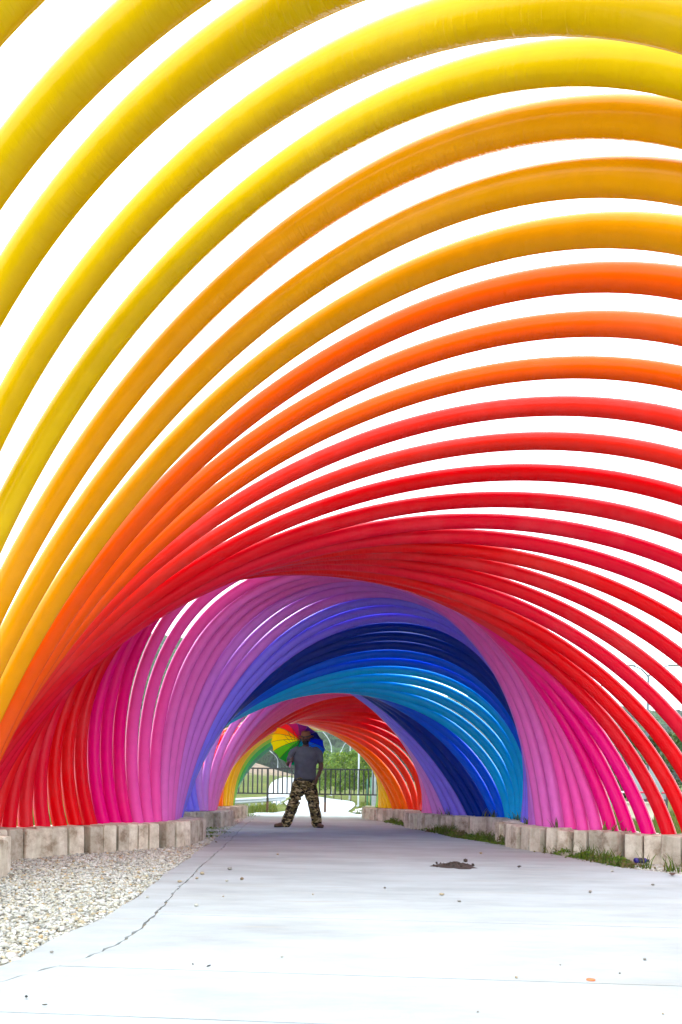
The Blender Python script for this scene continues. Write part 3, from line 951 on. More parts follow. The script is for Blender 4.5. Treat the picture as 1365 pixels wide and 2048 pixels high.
# ------------------------------------------------------------------ woods on the hills behind
def build_forest():
    v0, f0 = ico_sphere(2)
    n = 3600
    X, Y = [], []
    ang = RNG.uniform(-0.62, 0.62, n); Y = RNG.uniform(158, 275, n); X = ang * Y
    Z = terrain_h(X, Y)
    s = RNG.uniform(2.2, 4.6, n)
    jit = 1 + RNG.uniform(-0.3, 0.3, (n, len(v0)))
    P = v0[None] * jit[:, :, None] * s[:, None, None] * np.array([1, 1, 1.15])
    V = P + np.stack([X, Y, Z + s * 0.7], 1)[:, None, :]
    F = f0[None] + (np.arange(n) * len(v0))[:, None, None]
    m, nn, l, b = nodes_of('forest_crowns')
    at = nn.new('ShaderNodeAttribute'); at.attribute_name = 'tone'
    geo = nn.new('ShaderNodeNewGeometry')
    no = nn.new('ShaderNodeTexNoise'); no.inputs['Scale'].default_value = 1.3; no.inputs['Detail'].default_value = 8
    l.new(geo.outputs['Position'], no.inputs['Vector'])
    rp = nn.new('ShaderNodeValToRGB'); e = rp.color_ramp.elements
    e[0].position, e[1].position = 0.35, 0.65; e[0].color = (0.35, 0.4, 0.35, 1); e[1].color = (1.2, 1.2, 1.0, 1)
    l.new(no.outputs['Fac'], rp.inputs['Fac'])
    mu = nn.new('ShaderNodeMix'); mu.data_type = 'RGBA'; mu.blend_type = 'MULTIPLY'; mu.inputs['Factor'].default_value = 1
    l.new(at.outputs['Color'], mu.inputs['A']); l.new(rp.outputs['Color'], mu.inputs['B']); l.new(mu.outputs['Result'], b.inputs['Base Color'])
    bp = nn.new('ShaderNodeBump'); bp.inputs['Strength'].default_value = 1.0; bp.inputs['Distance'].default_value = 1.2
    l.new(no.outputs['Fac'], bp.inputs['Height']); l.new(bp.outputs['Normal'], b.inputs['Normal'])
    b.inputs['Roughness'].default_value = 0.9; b.inputs['Specular IOR Level'].default_value = 0.1
    me = mesh_np('forest', V.reshape(-1, 3), F.reshape(-1, 3), m)
    t = np.array(DARK)[RNG.integers(0, 4, n)] * RNG.uniform(0.7, 1.2, (n, 1))
    set_tone(me, np.repeat(t, len(v0), axis=0))
    o = mobj('forest', me)
    tag(o, 'dark green wooded hillside far behind the tunnel', 'forest', kind='stuff')


build_forest()

# bare earth cut on the slope to the left, behind the fence
def build_embankment():
    V, F = [], []
    xs = np.linspace(-40, -6, 40); ys = np.linspace(96, 134, 20)
    for y in ys:
        for x in xs:
            V.append((x, y, float(terrain_h(x, y)) + 0.25 * math.sin(math.pi * (x + 40) / 34) ** 0.5 * math.sin(math.pi * (y - 96) / 38.001) ** 0.5 - 0.1 + 0.08 * math.sin(x * 2.1 + y)))
    for j in range(19):
        for i in range(39):
            a = j * 40 + i; F.append((a, a + 1, a + 41, a + 40))
    o = mobj('embankment', mesh_data('embankment', V, F, mat_flat('bare_earth', (0.13, 0.085, 0.045), 0.95, var=0.45, scale=0.5, bump=0.8, bscale=3), True))
    tag(o, 'bare brown earth slope behind the fence at the left', kind='structure')


build_embankment()

# ------------------------------------------------------------------ trees
ti = 0
TREES_FAR = [(651, 48, 3.4, 2.2, 'behind the fence, just right of the umbrella'), (668, 52, 3.3, 2.0, 'between the curved lamp post and the next lamp'),
             (684, 44, 3.1, 2.0, 'under the lamp arm beyond the fence'), (702, 40, 3.0, 1.7, 'behind the second lamp post'), (716, 46, 3.5, 2.2, 'behind the straight post beyond the fence'),
             (731, 38, 3.0, 1.8, 'right of the straight post beyond the fence'), (749, 36, 3.0, 1.8, 'beside the orange pipes at the far end'), (640, 62, 3.6, 2.6, 'farthest, above the track')]
for (px, Y, h, w, words) in TREES_FAR:
    tree((px - 682.5) / 1400 * Y, Y, h, w, YOUNG, 'young bright green tree ' + words, 'young trees beyond the fence', leaf=0.085, n=1500, trunk_r=0.035, low=0.3)
for (px, Y, h, w, tn, words) in [(1192, 33, 3.6, 2.6, MID, 'seen between the magenta pipes at the right'), (1246, 30, 3.3, 2.3, MID, 'left of the grey notice board'),
                                 (1330, 34, 3.5, 2.6, MID, 'behind the grey notice board'), (1368, 27, 3.2, 2.4, MID, 'at the right edge of the picture')]:
    tree((px - 682.5) / 1400 * Y, Y, h, w, tn, 'leafy green tree ' + words, 'trees across the field at the right', leaf=0.10, n=1500, trunk_r=0.05, low=0.22)
for (px, Y, h, w, words) in [(292, 38, 3.3, 3.6, 'seen through the left gap between the pink pipes'), (322, 33, 3.0, 3.2, 'seen through the right gap between the pink pipes')]:
    tree((px - 682.5) / 1400 * Y, Y, h, w, DARK, 'dark green bushy tree ' + words, 'bushy trees left of the tunnel', leaf=0.12, n=1700, trunk_r=0.06, low=0.12)


# ------------------------------------------------------------------ grass and weeds
def blades(name, P, h, tones, label, wid=0.006, lean=0.5):
    n = len(P)
    a = RNG.uniform(0, 2 * np.pi, n); hh = h * RNG.uniform(0.5, 1.3, n)
    wv = np.stack([np.cos(a), np.sin(a), np.zeros(n)], 1) * (wid * RNG.uniform(0.7, 1.4, n))[:, None]
    b = RNG.uniform(0, 2 * np.pi, n); ln = np.stack([np.cos(b), np.sin(b), np.zeros(n)], 1) * (hh * lean * RNG.uniform(0.2, 1, n))[:, None]
    up = np.zeros((n, 3)); up[:, 2] = hh
    V = np.stack([P - wv, P + wv, P + wv * 0.7 + up * 0.55 + ln * 0.35, P - wv * 0.7 + up * 0.55 + ln * 0.35, P + up * 0.98 + ln + wv * 0.1, P + up + ln - wv * 0.1], 1)
    F0 = np.array([(0, 1, 2, 3), (3, 2, 4, 5)])
    F = F0[None] + (np.arange(n) * 6)[:, None, None]
    me = mesh_np(name, V.reshape(-1, 3), F.reshape(-1, 4), M_GRASS)
    t = np.array(tones)[RNG.integers(0, len(tones), n)] * RNG.uniform(0.75, 1.25, (n, 1))
    set_tone(me, np.repeat(np.clip(t, 0, 0.7), 6, axis=0))
    o = mobj(name, me)
    return tag(o, label, 'grass', kind='stuff')


GT = [(0.0704, 0.1056, 0.0088), (0.0968, 0.1232, 0.0132), (0.0528, 0.088, 0.0088), (0.1408, 0.132, 0.0352), (0.11, 0.1408, 0.0176)]


def build_grass():
    n = 60000
    y = 4.5 + 22 * RNG.random(n) ** 1.5
    fr = np.array([foot(i, 1) for i in range(91)])
    kx = np.interp(y, fr[:, 1], fr[:, 0])
    x = kx + 0.22 + (0.55 * y) * RNG.random(n) ** 1.3
    blades('field_grass', np.column_stack([x, y, np.full(n, -0.03)]), 0.11, GT, 'yellow green grass of the field right of the tunnel', 0.007)
    n = 14000
    y = RNG.uniform(19.8, 36, n); x = RNG.uniform(-7, 4, n)
    keep = np.abs(x + 0.7 + (y - 20) * 0.03) > 1.1 + (y - 20) * 0.07
    x, y = x[keep], y[keep]
    blades('verge_grass', np.column_stack([x, y, terrain_h(x, y)]), 0.13, GT, 'rough grass around the fence at the far end', 0.012)
    n = 9000
    y = RNG.uniform(5, 20, n); fl = np.array([foot(i, -1) for i in range(91)])
    x = np.interp(y, fl[:, 1], fl[:, 0]) - 0.25 - 3.5 * RNG.random(n)
    blades('outer_grass', np.column_stack([x, y, np.full(n, -0.03)]), 0.12, GT, 'grass behind the pipes left of the tunnel', 0.010)


build_grass()


def build_weeds():
    """leafy weeds along the foot of the right kerb and a few on the gravel"""
    P, S = [], []
    # (x offset from the path edge, y, radius, count, height)
    spots = []
    rr = random.Random(3)
    for k in range(64):
        y = rr.choice([rr.uniform(8.6, 11.2), rr.uniform(6.2, 17.5), rr.uniform(9.5, 15)])
        spots.append((float(interp_edge(RIGHT_EDGE, y)) + rr.uniform(0.02, 0.30), y, rr.uniform(0.06, 0.18), int(rr.uniform(70, 210)), rr.uniform(0.03, 0.11)))
    for y in (6.9, 7.2, 7.6, 7.9, 6.5, 8.8, 9.0, 9.15):
        spots.append((float(interp_edge(RIGHT_EDGE, y)) + 0.12, y, 0.16, 130, 0.08 if y < 8 else 0.13))
    for (x, y, r_, c, hh) in [(-2.0, 10.6, 0.35, 170, 0.025), (-1.95, 9.7, 0.3, 150, 0.03), (-2.15, 11.6, 0.3, 120, 0.03), (-2.6, 17.2, 0.5, 500, 0.12), (-2.9, 18.2, 0.6, 600, 0.14), (-1.9, 8.2, 0.12, 40, 0.02)]:
        spots.append((x, y, r_, c, hh))
    Vs, Fs, Ts = [], [], []
    b = 0
    for (x, y, r_, c, hh) in spots:
        def fn(n, x=x, y=y, r_=r_, hh=hh):
            q = RNG.normal(size=(n, 2)) * r_ * 0.5
            return np.column_stack([x + q[:, 0], y + q[:, 1], -0.01 + hh * RNG.random(n) * np.exp(-(q ** 2).sum(1) / (r_ * r_))])
        dry = rr.random() < 0.28 and x > 0
        V, F, t = leaf_cloud(c, fn, 0.017, [(0.22, 0.18, 0.07), (0.16, 0.14, 0.05), (0.11, 0.14, 0.03)] if dry else [(0.12, 0.22, 0.02), (0.08, 0.15, 0.015), (0.18, 0.28, 0.03)], up=0.8)
        Vs.append(V); Fs.append(F + b); Ts.append(t); b += len(V)
    me = mesh_np('weeds', np.concatenate(Vs), np.concatenate(Fs), M_LEAF); set_tone(me, np.concatenate(Ts))
    o = mobj('weeds', me)
    tag(o, 'low green weeds along the foot of the kerbs', 'weeds', kind='stuff')


build_weeds()


def build_tufts():
    rr = random.Random(9)
    P = []
    for k in range(46):
        y = rr.choice([rr.uniform(6.0, 8.2), rr.uniform(8.8, 11.5), rr.uniform(8.5, 17)])
        x = float(interp_edge(RIGHT_EDGE, y)) + rr.uniform(0.05, 0.34)
        for _ in range(rr.randrange(14, 44)):
            P.append((x + rr.gauss(0, 0.035), y + rr.gauss(0, 0.05), -0.02))
    for k in range(22):                                   # a few growing between the feet on the right kerb
        i = rr.randrange(18, 62); f_ = foot(i, 1)
        for _ in range(rr.randrange(5, 14)):
            P.append((f_[0] - 0.06 + rr.gauss(0, 0.03), f_[1] - 0.09 + rr.gauss(0, 0.03), 0.25))
    blades('grass_tufts', np.array(P), 0.13, [(0.09, 0.17, 0.015), (0.13, 0.21, 0.02), (0.2, 0.19, 0.06), (0.07, 0.12, 0.015)], 'scattered grass tufts along the right kerb', 0.006, 0.8)


build_tufts()

# ------------------------------------------------------------------ fence across the far end
M_BLACK = mat_flat('black_paint', (0.012, 0.011, 0.011), 0.45, var=0.3, scale=20)
M_RUST = mat_flat('rust', (0.10, 0.045, 0.022), 0.9, var=0.5, scale=25)
M_GALV = mat_flat('galvanised_steel', (0.42, 0.45, 0.46), 0.5, 0.35, var=0.12, scale=12)


def build_fence():
    y0 = 20.9
    root = empty('metal_fence', (0, y0, 0))
    tag(root, 'black metal railing fence across the path behind the man', 'fence')
    xs = [-5.65, -3.92, -2.19, -0.47, 1.26, 2.99]
    bar = mesh_data('baluster', *(lambda m: (m.v, m.f))(MB().box(-0.02, 0.02, -0.02, 0.02, 0.55, 1.27)), M_BLACK)
    for x in xs:
        post = MB().box(-0.03, 0.03, -0.03, 0.03, 0.10, 1.30).build('post', M_BLACK, root, loc=(x, 0, 0))
        MB().box(-0.0325, 0.0325, -0.0325, 0.0325, -0.1, 0.30).build('rusty_foot', M_RUST, post)
    for i in range(len(xs) - 1):
        a, b = xs[i] + 0.03, xs[i + 1] - 0.03
        MB().box(a, b, -0.024, 0.024, 1.265, 1.305).build('top_rail', M_BLACK, root)
        MB().box(a, b, -0.02, 0.02, 0.515, 0.555).build('bottom_rail', M_BLACK, root)
        n = 12
        for k in range(1, n):
            o = bpy.data.objects.new('baluster', bar); link(o, root)
            o.location = (a + (b - a) * k / n + random.uniform(-.006, .006), 0, 0)


build_fence()


# guard rail beyond the fence
def build_guard_rail():
    root = empty('guard_rail', (-5.0, 43, 0))
    tag(root, 'galvanised roadside guard rail curving behind the fence at the left', 'guard rail')
    c = catmull([(-12.0, 33.5), (-8.4, 35.6), (-6.2, 38.5), (-4.9, 43), (-3.9, 49)], 8)
    prof = [(0.0, -0.155), (0.07, -0.10), (0.07, -0.05), (0.0, 0.0), (0.07, 0.05), (0.07, 0.10), (0.0, 0.155)]
    V, F = [], []
    for i, (x, y) in enumerate(c):
        t = c[min(i + 1, len(c) - 1)] - c[max(i - 1, 0)]; t /= np.linalg.norm(t)
        zz = -0.05 + 0.10 * smooth(y, 36, 49)
        for (d, z) in prof:
            V.append((x + t[1] * d + 5.0, y - t[0] * d - 43, zz + z))
    n = len(prof)
    for i in range(len(c) - 1):
        for k in range(n - 1):
            a = i * n + k; F.append((a, a + 1, a + n + 1, a + n))
    o = mobj('beam', mesh_data('beam', V, F, mat_flat('beam_zinc', (0.40, 0.43, 0.45), 0.4, 0.2, var=0.1)), root)
    sd = o.modifiers.new('t', 'SOLIDIFY'); sd.thickness = 0.012
    d = np.concatenate([[0], np.cumsum(np.linalg.norm(np.diff(c, axis=0), axis=1))])
    for s in np.arange(0.3, d[-1], 1.15):
        x, y = np.interp(s, d, c[:, 0]), np.interp(s, d, c[:, 1])
        g = float(terrain_h(x, y)); zz = -0.05 + 0.10 * float(smooth(y, 36, 49))
        MB().box(-0.05, 0.05, -0.04, 0.04, min(g, zz - 0.55) - 0.1, zz + 0.12).build('post', M_GALV, root, loc=(x + 5.0 - 0.07, y - 43 + 0.1, 0))


build_guard_rail()


# ------------------------------------------------------------------ lamps and posts
M_LAMP = mat_flat('lamp_grey', (0.30, 0.33, 0.34), 0.45, 0.2, var=0.08)
M_LENS = mat_flat('lamp_lens', (0.75, 0.76, 0.72), 0.25, var=0.03)
M_TEAL = mat_flat('lamp_teal', (0.05, 0.085, 0.095), 0.5, 0.2, var=0.08)


def px_at(x, y, Y):
    """place in the scene seen at a given point of the photograph at depth Y (used to survey the far things)"""
    th = R(0.8); dx, dy = x - 682.5, y - 1580.0
    u = dx * math.cos(th) + dy * math.sin(th); v = -dx * math.sin(th) + dy * math.cos(th)
    return Vector((u / 1400 * Y, Y, 0.67 - v / 1400 * Y))


def curved_lamp(Y, pole_x, shoulder_y, arm, label, r_=0.06):
    base = px_at(pole_x, shoulder_y, Y)
    z0 = float(terrain_h(base.x, Y))
    root = empty('street_lamp', (base.x, Y, z0)); tag(root, label, 'lamp post', 'lamp posts beyond the fence')
    MB().tube([(0, 0, -0.2), (0, 0, base.z - z0)], [r_, r_ * 0.8], 10).build('pole', M_LAMP, root, True)
    MB().lathe([(r_ * 2, 0), (r_ * 2, 0.04), (r_ * 1.3, 0.05), (r_ * 1.2, 0.4)], 12).build('base_sleeve', M_LAMP, root)
    pts = [Vector((0, 0, base.z - z0))] + [px_at(ax, ay, Y) - Vector((base.x, Y, z0)) for ax, ay in arm]
    cc = catmull([tuple(p) for p in pts], 6)
    MB().tube([tuple(p) for p in cc], [r_ * 0.8 - 0.35 * r_ * i / len(cc) for i in range(len(cc))], 8).build('arm', M_LAMP, root, True)
    e = Vector(tuple(cc[-1])); dr = (Vector(tuple(cc[-1])) - Vector(tuple(cc[-3]))).normalized()
    q = dr.to_track_quat('X', 'Z').to_matrix()
    hd = MB().ell(e + dr * 0.22, (0.3, 0.11, 0.05), 12, 6, q).build('lamp_head', M_LAMP, root, True)
    MB().ell(e + dr * 0.24 - Vector((0, 0, 0.03)), (0.2, 0.08, 0.035), 10, 5, q).build('lens', M_LENS, hd, True)


curved_lamp(58, 663.5, 1500, [(662, 1489), (656, 1476), (646, 1464), (634, 1457)], 'grey lamp post with long curved arm, right above the umbrella')
curved_lamp(50, 701, 1500, [(700.5, 1492), (697, 1485), (690, 1488), (684, 1500)], 'grey lamp post with short drooping arm beyond the fence', 0.055)
curved_lamp(74, 556, 1530, [(556, 1522), (553, 1514), (546, 1507)], 'thin far lamp post left of the umbrella beyond the fence', 0.045)


def double_lamp(px, top_y, lx, rx, arm_y, Y, label):
    t = px_at(px, top_y, Y); z0 = float(terrain_h(t.x, Y))
    root = empty('double_street_lamp', (t.x, Y, z0)); tag(root, label, 'lamp post', 'twin armed lamp posts at the right')
    H = t.z - z0
    MB().tube([(0, 0, -0.2), (0, 0, H)], [0.10, 0.065], 10).build('pole', M_TEAL, root, True)
    for ex in (lx, rx):
        e = px_at(ex, arm_y, Y) - Vector((t.x, Y, z0))
        pts = catmull([(0, 0, H - 0.1), (e.x * 0.35, 0, H + (e.z - H) * 0.62), (e.x * 0.8, 0, H + (e.z - H) * 0.98), (e.x, 0, e.z)], 6)
        MB().tube([tuple(p) for p in pts], [0.05 - 0.02 * i / len(pts) for i in range(len(pts))], 8).build('arm', M_TEAL, root, True)
        s = 1 if e.x > 0 else -1
        hd = MB().ell((e.x - s * 0.1, 0, e.z), (0.42, 0.13, 0.05), 12, 6).build('lamp_head', M_TEAL, root, True)
        MB().ell((e.x - s * 0.1, 0, e.z - 0.03), (0.3, 0.1, 0.035), 10, 5).build('lens', M_LENS, hd, True)


double_lamp(1297, 1350, 1256, 1352, 1331, 42.8, 'tall twin armed lamp post at the right, the nearer of two')
double_lamp(1177, 1386, 1160, 1208, 1372, 51, 'twin armed lamp post at the right, the farther and smaller of two')

o = MB().box(-0.035, 0.035, -0.035, 0.035, -0.2, 3.6).box(-0.09, 0.09, -0.09, 0.09, -0.1, 0.02).build('steel_post', M_GALV, None, loc=(px_at(717, 1600, 30).x, 30, 0))
tag(o, 'straight grey steel post standing on the grass beyond the fence', 'post')
gp = empty('gate_post', (px_at(748, 1600, 21.6).x, 21.6, 0)); tag(gp, 'broad flat grey steel post at the right end of the fence', 'post')
MB().box(-0.065, 0.065, -0.03, 0.03, -0.1, 1.32).build('plate', M_GALV, gp)
MB().box(-0.075, 0.075, -0.04, 0.04, 1.32, 1.345).build('cap', M_GALV, gp)
for (px, Y, h, w) in [(735, 27, 1.1, 'left one'), (742, 29, 1.2, 'right one')]:
    g = MB().tube([(0, 0, -0.1), (0, 0, h)], 0.028, 8).ell((0, 0, h), (0.032, 0.032, 0.02), 8, 4).build('stake', mat_flat('green_stake', (0.02, 0.14, 0.07), 0.5), None, True, loc=(px_at(px, 1600, Y).x, Y, 0))
    tag(g, 'thin dark green stake on the grass beyond the fence, ' + w, 'stake', 'green stakes')


# ------------------------------------------------------------------ notice board, barrier, low wall at the right
def build_board():
    Y = 25.0
    a, b = px_at(1257, 1530, Y), px_at(1334, 1588, Y)
    root = empty('notice_board', (a.x, Y, 0)); tag(root, 'large blank grey green notice board in a dark frame, right of the tunnel', 'board')
    w = b.x - a.x; z0, z1 = 0.5, a.z
    mf = mat_flat('board_frame', (0.02, 0.025, 0.025), 0.5)
    mp = mat_flat('board_panel', (0.22, 0.27, 0.26), 0.55, var=0.15, scale=2)
    for x in (0, w / 2, w):
        MB().box(x - 0.03, x + 0.03, -0.03, 0.03, -0.1, z1 + 0.04).build('post', mf, root)
    for k in range(2):
        x0, x1 = k * w / 2 + 0.03, (k + 1) * w / 2 - 0.03
        MB().box(x0, x1, -0.012, 0.012, z0, z1).build('panel', mp, root)
        MB().box(x0, x1, -0.026, 0.026, z1 + 0.002, z1 + 0.04).build('rail', mf, root)
        MB().box(x0, x1, -0.026, 0.026, z0 - 0.06, z0 - 0.002).build('rail', mf, root)


build_board()


def build_barrier():
    Y = 20.0
    x0, x1 = px_at(1172, 1580, Y).x, px_at(1420, 1580, Y).x
    root = empty('pipe_barrier', (x0, Y, 0)); tag(root, 'low pipe barrier painted white and red on green posts, in the field', 'barrier')
    n = 5
    mw = mat_flat('barrier_white', (0.75, 0.75, 0.72), 0.5); mr = mat_flat('barrier_red', (0.45, 0.03, 0.06), 0.5); mg = mat_flat('barrier_green', (0.015, 0.16, 0.10), 0.5)
    L = (x1 - x0) / n
    for k in range(n):
        MB().tube([(k * L + 0.01, 0, 0.72), ((k + 1) * L - 0.01, 0, 0.72)], 0.03, 8).build('rail', [mw, mw, mr, mr, mw][k], root, True)
    for k in range(n + 1):
        MB().tube([(k * L, 0, -0.1), (k * L, 0, 0.76)], 0.04, 8).build('post', mg, root, True)


build_barrier()
wl_ = empty('low_wall', (px_at(1272, 1600, 18.2).x, 18.2, 0)); tag(wl_, 'short low beige concrete wall in the field by the red pipes', 'wall')
mwall = mat_flat('beige_render', (0.55, 0.50, 0.38), 0.9, var=0.15, scale=4)
MB().box(-0.42, 0.42, -0.12, 0.12, -0.1, 0.42).build('wall_body', mwall, wl_)
MB().box(-0.46, 0.46, -0.16, 0.16, 0.423, 0.47).build('coping', mwall, wl_)


# ------------------------------------------------------------------ small things on the path
def ground_pt(x, y):
    th = R(0.8); dx, dy = x - 682.5, y - 1580.0
    u = dx * math.cos(th) + dy * math.sin(th); v = -dx * math.sin(th) + dy * math.cos(th)
    Y = 1400 * 0.67 / v
    return u / 1400 * Y, Y


def stone(px, py, wpx, tone, label):
    x, y = ground_pt(px, py)
    s = wpx / 2 / 1400 * y
    v0, f0 = ico_sphere(2)
    rs = np.random.default_rng(int(px * 7 + py))
    V = v0 * (1 + rs.uniform(-0.14, 0.14, (len(v0), 1))) * np.array([s, s * rs.uniform(0.6, 0.9), s * rs.uniform(0.45, 0.7)])
    hn = v0 @ rs.normal(size=3)
    V[hn > 0.9] *= 0.86
    V[:, 2] -= V[:, 2].min() + s * 0.06
    me = mesh_np('stone', V, f0, mat_flat('stone_tone', tone, 0.85, var=0.3, scale=60, bump=0.5, bscale=90))
    o = mobj('stone', me, None, (x, y, 0.001), (0, 0, rs.uniform(0, 6)))
    tag(o, label, 'stone', 'loose stones on the path')


GREY, TAN, PALE, BRN = (0.22, 0.21, 0.18), (0.36, 0.30, 0.20), (0.42, 0.41, 0.35), (0.20, 0.14, 0.08)
STONES = [
    (460, 1740, 11, GREY, 'flat grey stone on the path, well right of the crack'), (484, 1760, 9, BRN, 'brown stone, right of the flat grey one'),
    (454, 1764, 7, PALE, 'small pale stone left of the brown stone'), (405, 1749, 11, TAN, 'flat tan stone touching the crack, farther of the pair'),
    (394, 1758, 9, TAN, 'rounded tan stone by the crack, nearer of the pair'), (360, 1765, 9, TAN, 'tan stone on the left edging strip beside the crack'),
    (295, 1796, 8, PALE, 'small pale chip on the edging strip near the gravel'), (393, 1813, 9, PALE, 'pale pebble alone in the left middle of the path'),
    (447, 1794, 5, TAN, 'tiny tan pebble right of the crack'), (556, 1710, 6, TAN, 'tiny tan pebble on the path left of the man, toward the camera'),
    (104, 1906, 8, GREY, 'grey pebble on the edging strip, nearest the camera at left'), (564, 1915, 7, PALE, 'pale pebble alone left of the path centre'),
    (433, 1685, 6, GREY, 'small grey pebble on the far left edging strip'), (770, 1777, 8, GREY, 'small dark stone near the middle of the path'),
    (884, 1791, 11, TAN, 'larger tan stone below the dirt heap'), (919, 1804, 9, GREY, 'grey stone right of the larger tan one'),
    (962, 1708, 7, TAN, 'small tan stone beyond the dirt heap'), (1181, 1786, 10, GREY, 'grey stone on the right part of the path'),
    (1225, 1744, 7, PALE, 'pale stone near the right edge of the path'), (1306, 1771, 7, GREY, 'grey stone at the right edge of the picture'),
    (1290, 1921, 8, GREY, 'grey pebble near the right corner of the path'), (1033, 1957, 7, TAN, 'tan pebble on the joint line in the foreground'),
    (1240, 1948, 5, GREY, 'tiny grey pebble right of the orange scrap'), (956, 2025, 6, GREY, 'tiny pebble at the bottom edge of the picture'),
    (1121, 1931, 5, GREY, 'tiny grey pebble above left of the orange scrap'), (626, 1790, 5, TAN, 'tiny tan pebble in the middle of the path'),
    (1326, 2029, 7, TAN, 'tan pebble in the bottom right corner'),
]
for s_ in STONES: stone(*s_)


def leaf_scrap(px, py, L, label, tone, cat='leaf'):
    x, y = ground_pt(px, py)
    l_ = L / 1400 * y
    V = []
    for i in range(7):
        t = i / 6; w = math.sin(math.pi * (0.08 + 0.84 * t)) * l_ * 0.24
        z = 0.003 + l_ * 0.22 * (t - 0.4) ** 2 * 2
        V += [(l_ * (t - 0.5), -w, z + w * 0.5), (l_ * (t - 0.5), 0, z), (l_ * (t - 0.5), w, z + w * 0.7)]
    F = []
    for i in range(6):
        for k in range(2):
            a = i * 3 + k; F.append((a, a + 1, a + 4, a + 3))
    o = mobj('dry_leaf', mesh_data('dry_leaf', V, F, mat_flat('dry_leaf', tone, 0.8, var=0.4, scale=50)), None, (x, y, 0.002), (0, 0, px % 3))
    sd = o.modifiers.new('t', 'SOLIDIFY'); sd.thickness = 0.0015
    tag(o, label, cat, 'dry leaves on the path')


leaf_scrap(418, 1936, 12, 'curled black leaf left of the path centre', (0.02, 0.02, 0.018))
leaf_scrap(386, 1932, 9, 'thin dark leaf just left of the curled black one', (0.06, 0.05, 0.035))
leaf_scrap(53, 1998, 13, 'dark curled leaf in the lower left corner', (0.015, 0.02, 0.015))
leaf_scrap(90, 2014, 11, 'flat brown leaf in the lower left corner', (0.07, 0.06, 0.04))
leaf_scrap(1039, 1736, 16, 'dark flat leaf right of the dirt heap', (0.05, 0.04, 0.035))
leaf_scrap(1345, 1752, 24, 'brown leaf at the right edge under the kerb', (0.09, 0.05, 0.03))

x, y = ground_pt(1182, 1961)
s = 18 / 1400 * y / 2
o = MB().lathe([(0.0001, 0.006), (s * 0.8, 0.006), (s, 0.004), (s, 0.0)], 18).build('bottle_cap', mat_flat('orange_plastic', (0.75, 0.16, 0.05), 0.4), None, True, loc=(x, y, 0.001))
o.scale = (1, 0.8, 1); tag(o, 'flat orange plastic scrap in the foreground of the path', 'cap')


def build_dirt():
    x, y = ground_pt(911, 1733)
    n, m = 44, 14
    rs = np.random.default_rng(5)
    V, F = [(0, 0, 0.03)], []
    ph = rs.uniform(0, 6, 6)
    for j in range(1, m + 1):
        t = j / m
        for i in range(n):
            a = 2 * math.pi * i / n
            rr = 1 + 0.14 * math.sin(3 * a + ph[0]) + 0.09 * math.sin(7 * a + ph[1]) + 0.06 * math.sin(13 * a + ph[2])
            z = 0.026 * (1 - t) ** 0.8 * (1 + 0.5 * math.sin(5 * a + ph[3] + t * 7)) + rs.uniform(0, 0.012) * (1 - t)
            V.append((0.19 * t * rr * math.cos(a), 0.20 * t * rr * math.sin(a), max(0.002, z) if j < m else 0.0))
    for i in range(n): F.append((0, 1 + i, 1 + (i + 1) % n))
    for j in range(m - 1):
        for i in range(n):
            a = 1 + j * n + i; b = 1 + j * n + (i + 1) % n; F.append((a, a + n, b + n, b))
    root = mobj('dirt_heap', mesh_data('dirt_heap', V, F, mat_flat('dark_soil', (0.045, 0.032, 0.026), 0.95, var=0.5, scale=40, bump=1.0, bscale=70)), None, (x, y, 0.001))
    tag(root, 'low heap of dark soil on the path at the right', 'dirt')
    v0, f0 = ico_sphere(1)
    for k in range(26):
        a = rs.uniform(0, 6.28); t = rs.uniform(0.1, 1.15); s = rs.uniform(0.005, 0.014)
        V = v0 * (1 + rs.uniform(-.3, .3, (12, 1))) * s
        mobj('clod', mesh_np('clod', V, f0, root.data.materials[0]), root, (0.19 * t * math.cos(a), 0.20 * t * math.sin(a), 0.03 * max(0, 1 - t) + s * 0.6 + 0.004))
    mobj('clod', mesh_np('clod', v0 * np.array([0.022, 0.018, 0.02]), f0, root.data.materials[0]), root, (0.10, 0.05, 0.05))


build_dirt()


def build_bottle():
    x, y = ground_pt(1283, 1727)
    root = empty('plastic_bottle', (x, y, 0.028), R(6)); tag(root, 'small dark blue plastic bottle lying against the right kerb', 'bottle')
    M = Matrix.Rotation(R(90), 3, 'Y')
    mb = mat_flat('bottle_blue', (0.02, 0.015, 0.22), 0.25, var=0.1, spec=0.6)
    MB().lathe([(0.001, -0.07), (0.022, -0.07), (0.027, -0.064), (0.027, -0.045), (0.025, -0.04)], 18, M=M).lathe([(0.025, 0.025), (0.027, 0.03), (0.024, 0.045), (0.013, 0.058), (0.013, 0.066)], 18, M=M).build('bottle_body', mb, root, True)
    MB().lathe([(0.025, -0.04), (0.0262, -0.038), (0.0262, 0.022), (0.025, 0.025)], 18, M=M).build('sleeve', mat_flat('bottle_label', (0.01, 0.012, 0.05), 0.5), root, True)
    MB().lathe([(0.0145, 0.060), (0.0145, 0.074), (0.013, 0.076), (0.0005, 0.076)], 18, M=M).build('cap', mat_flat('bottle_cap', (0.02, 0.02, 0.06), 0.4), root, True)


build_bottle()

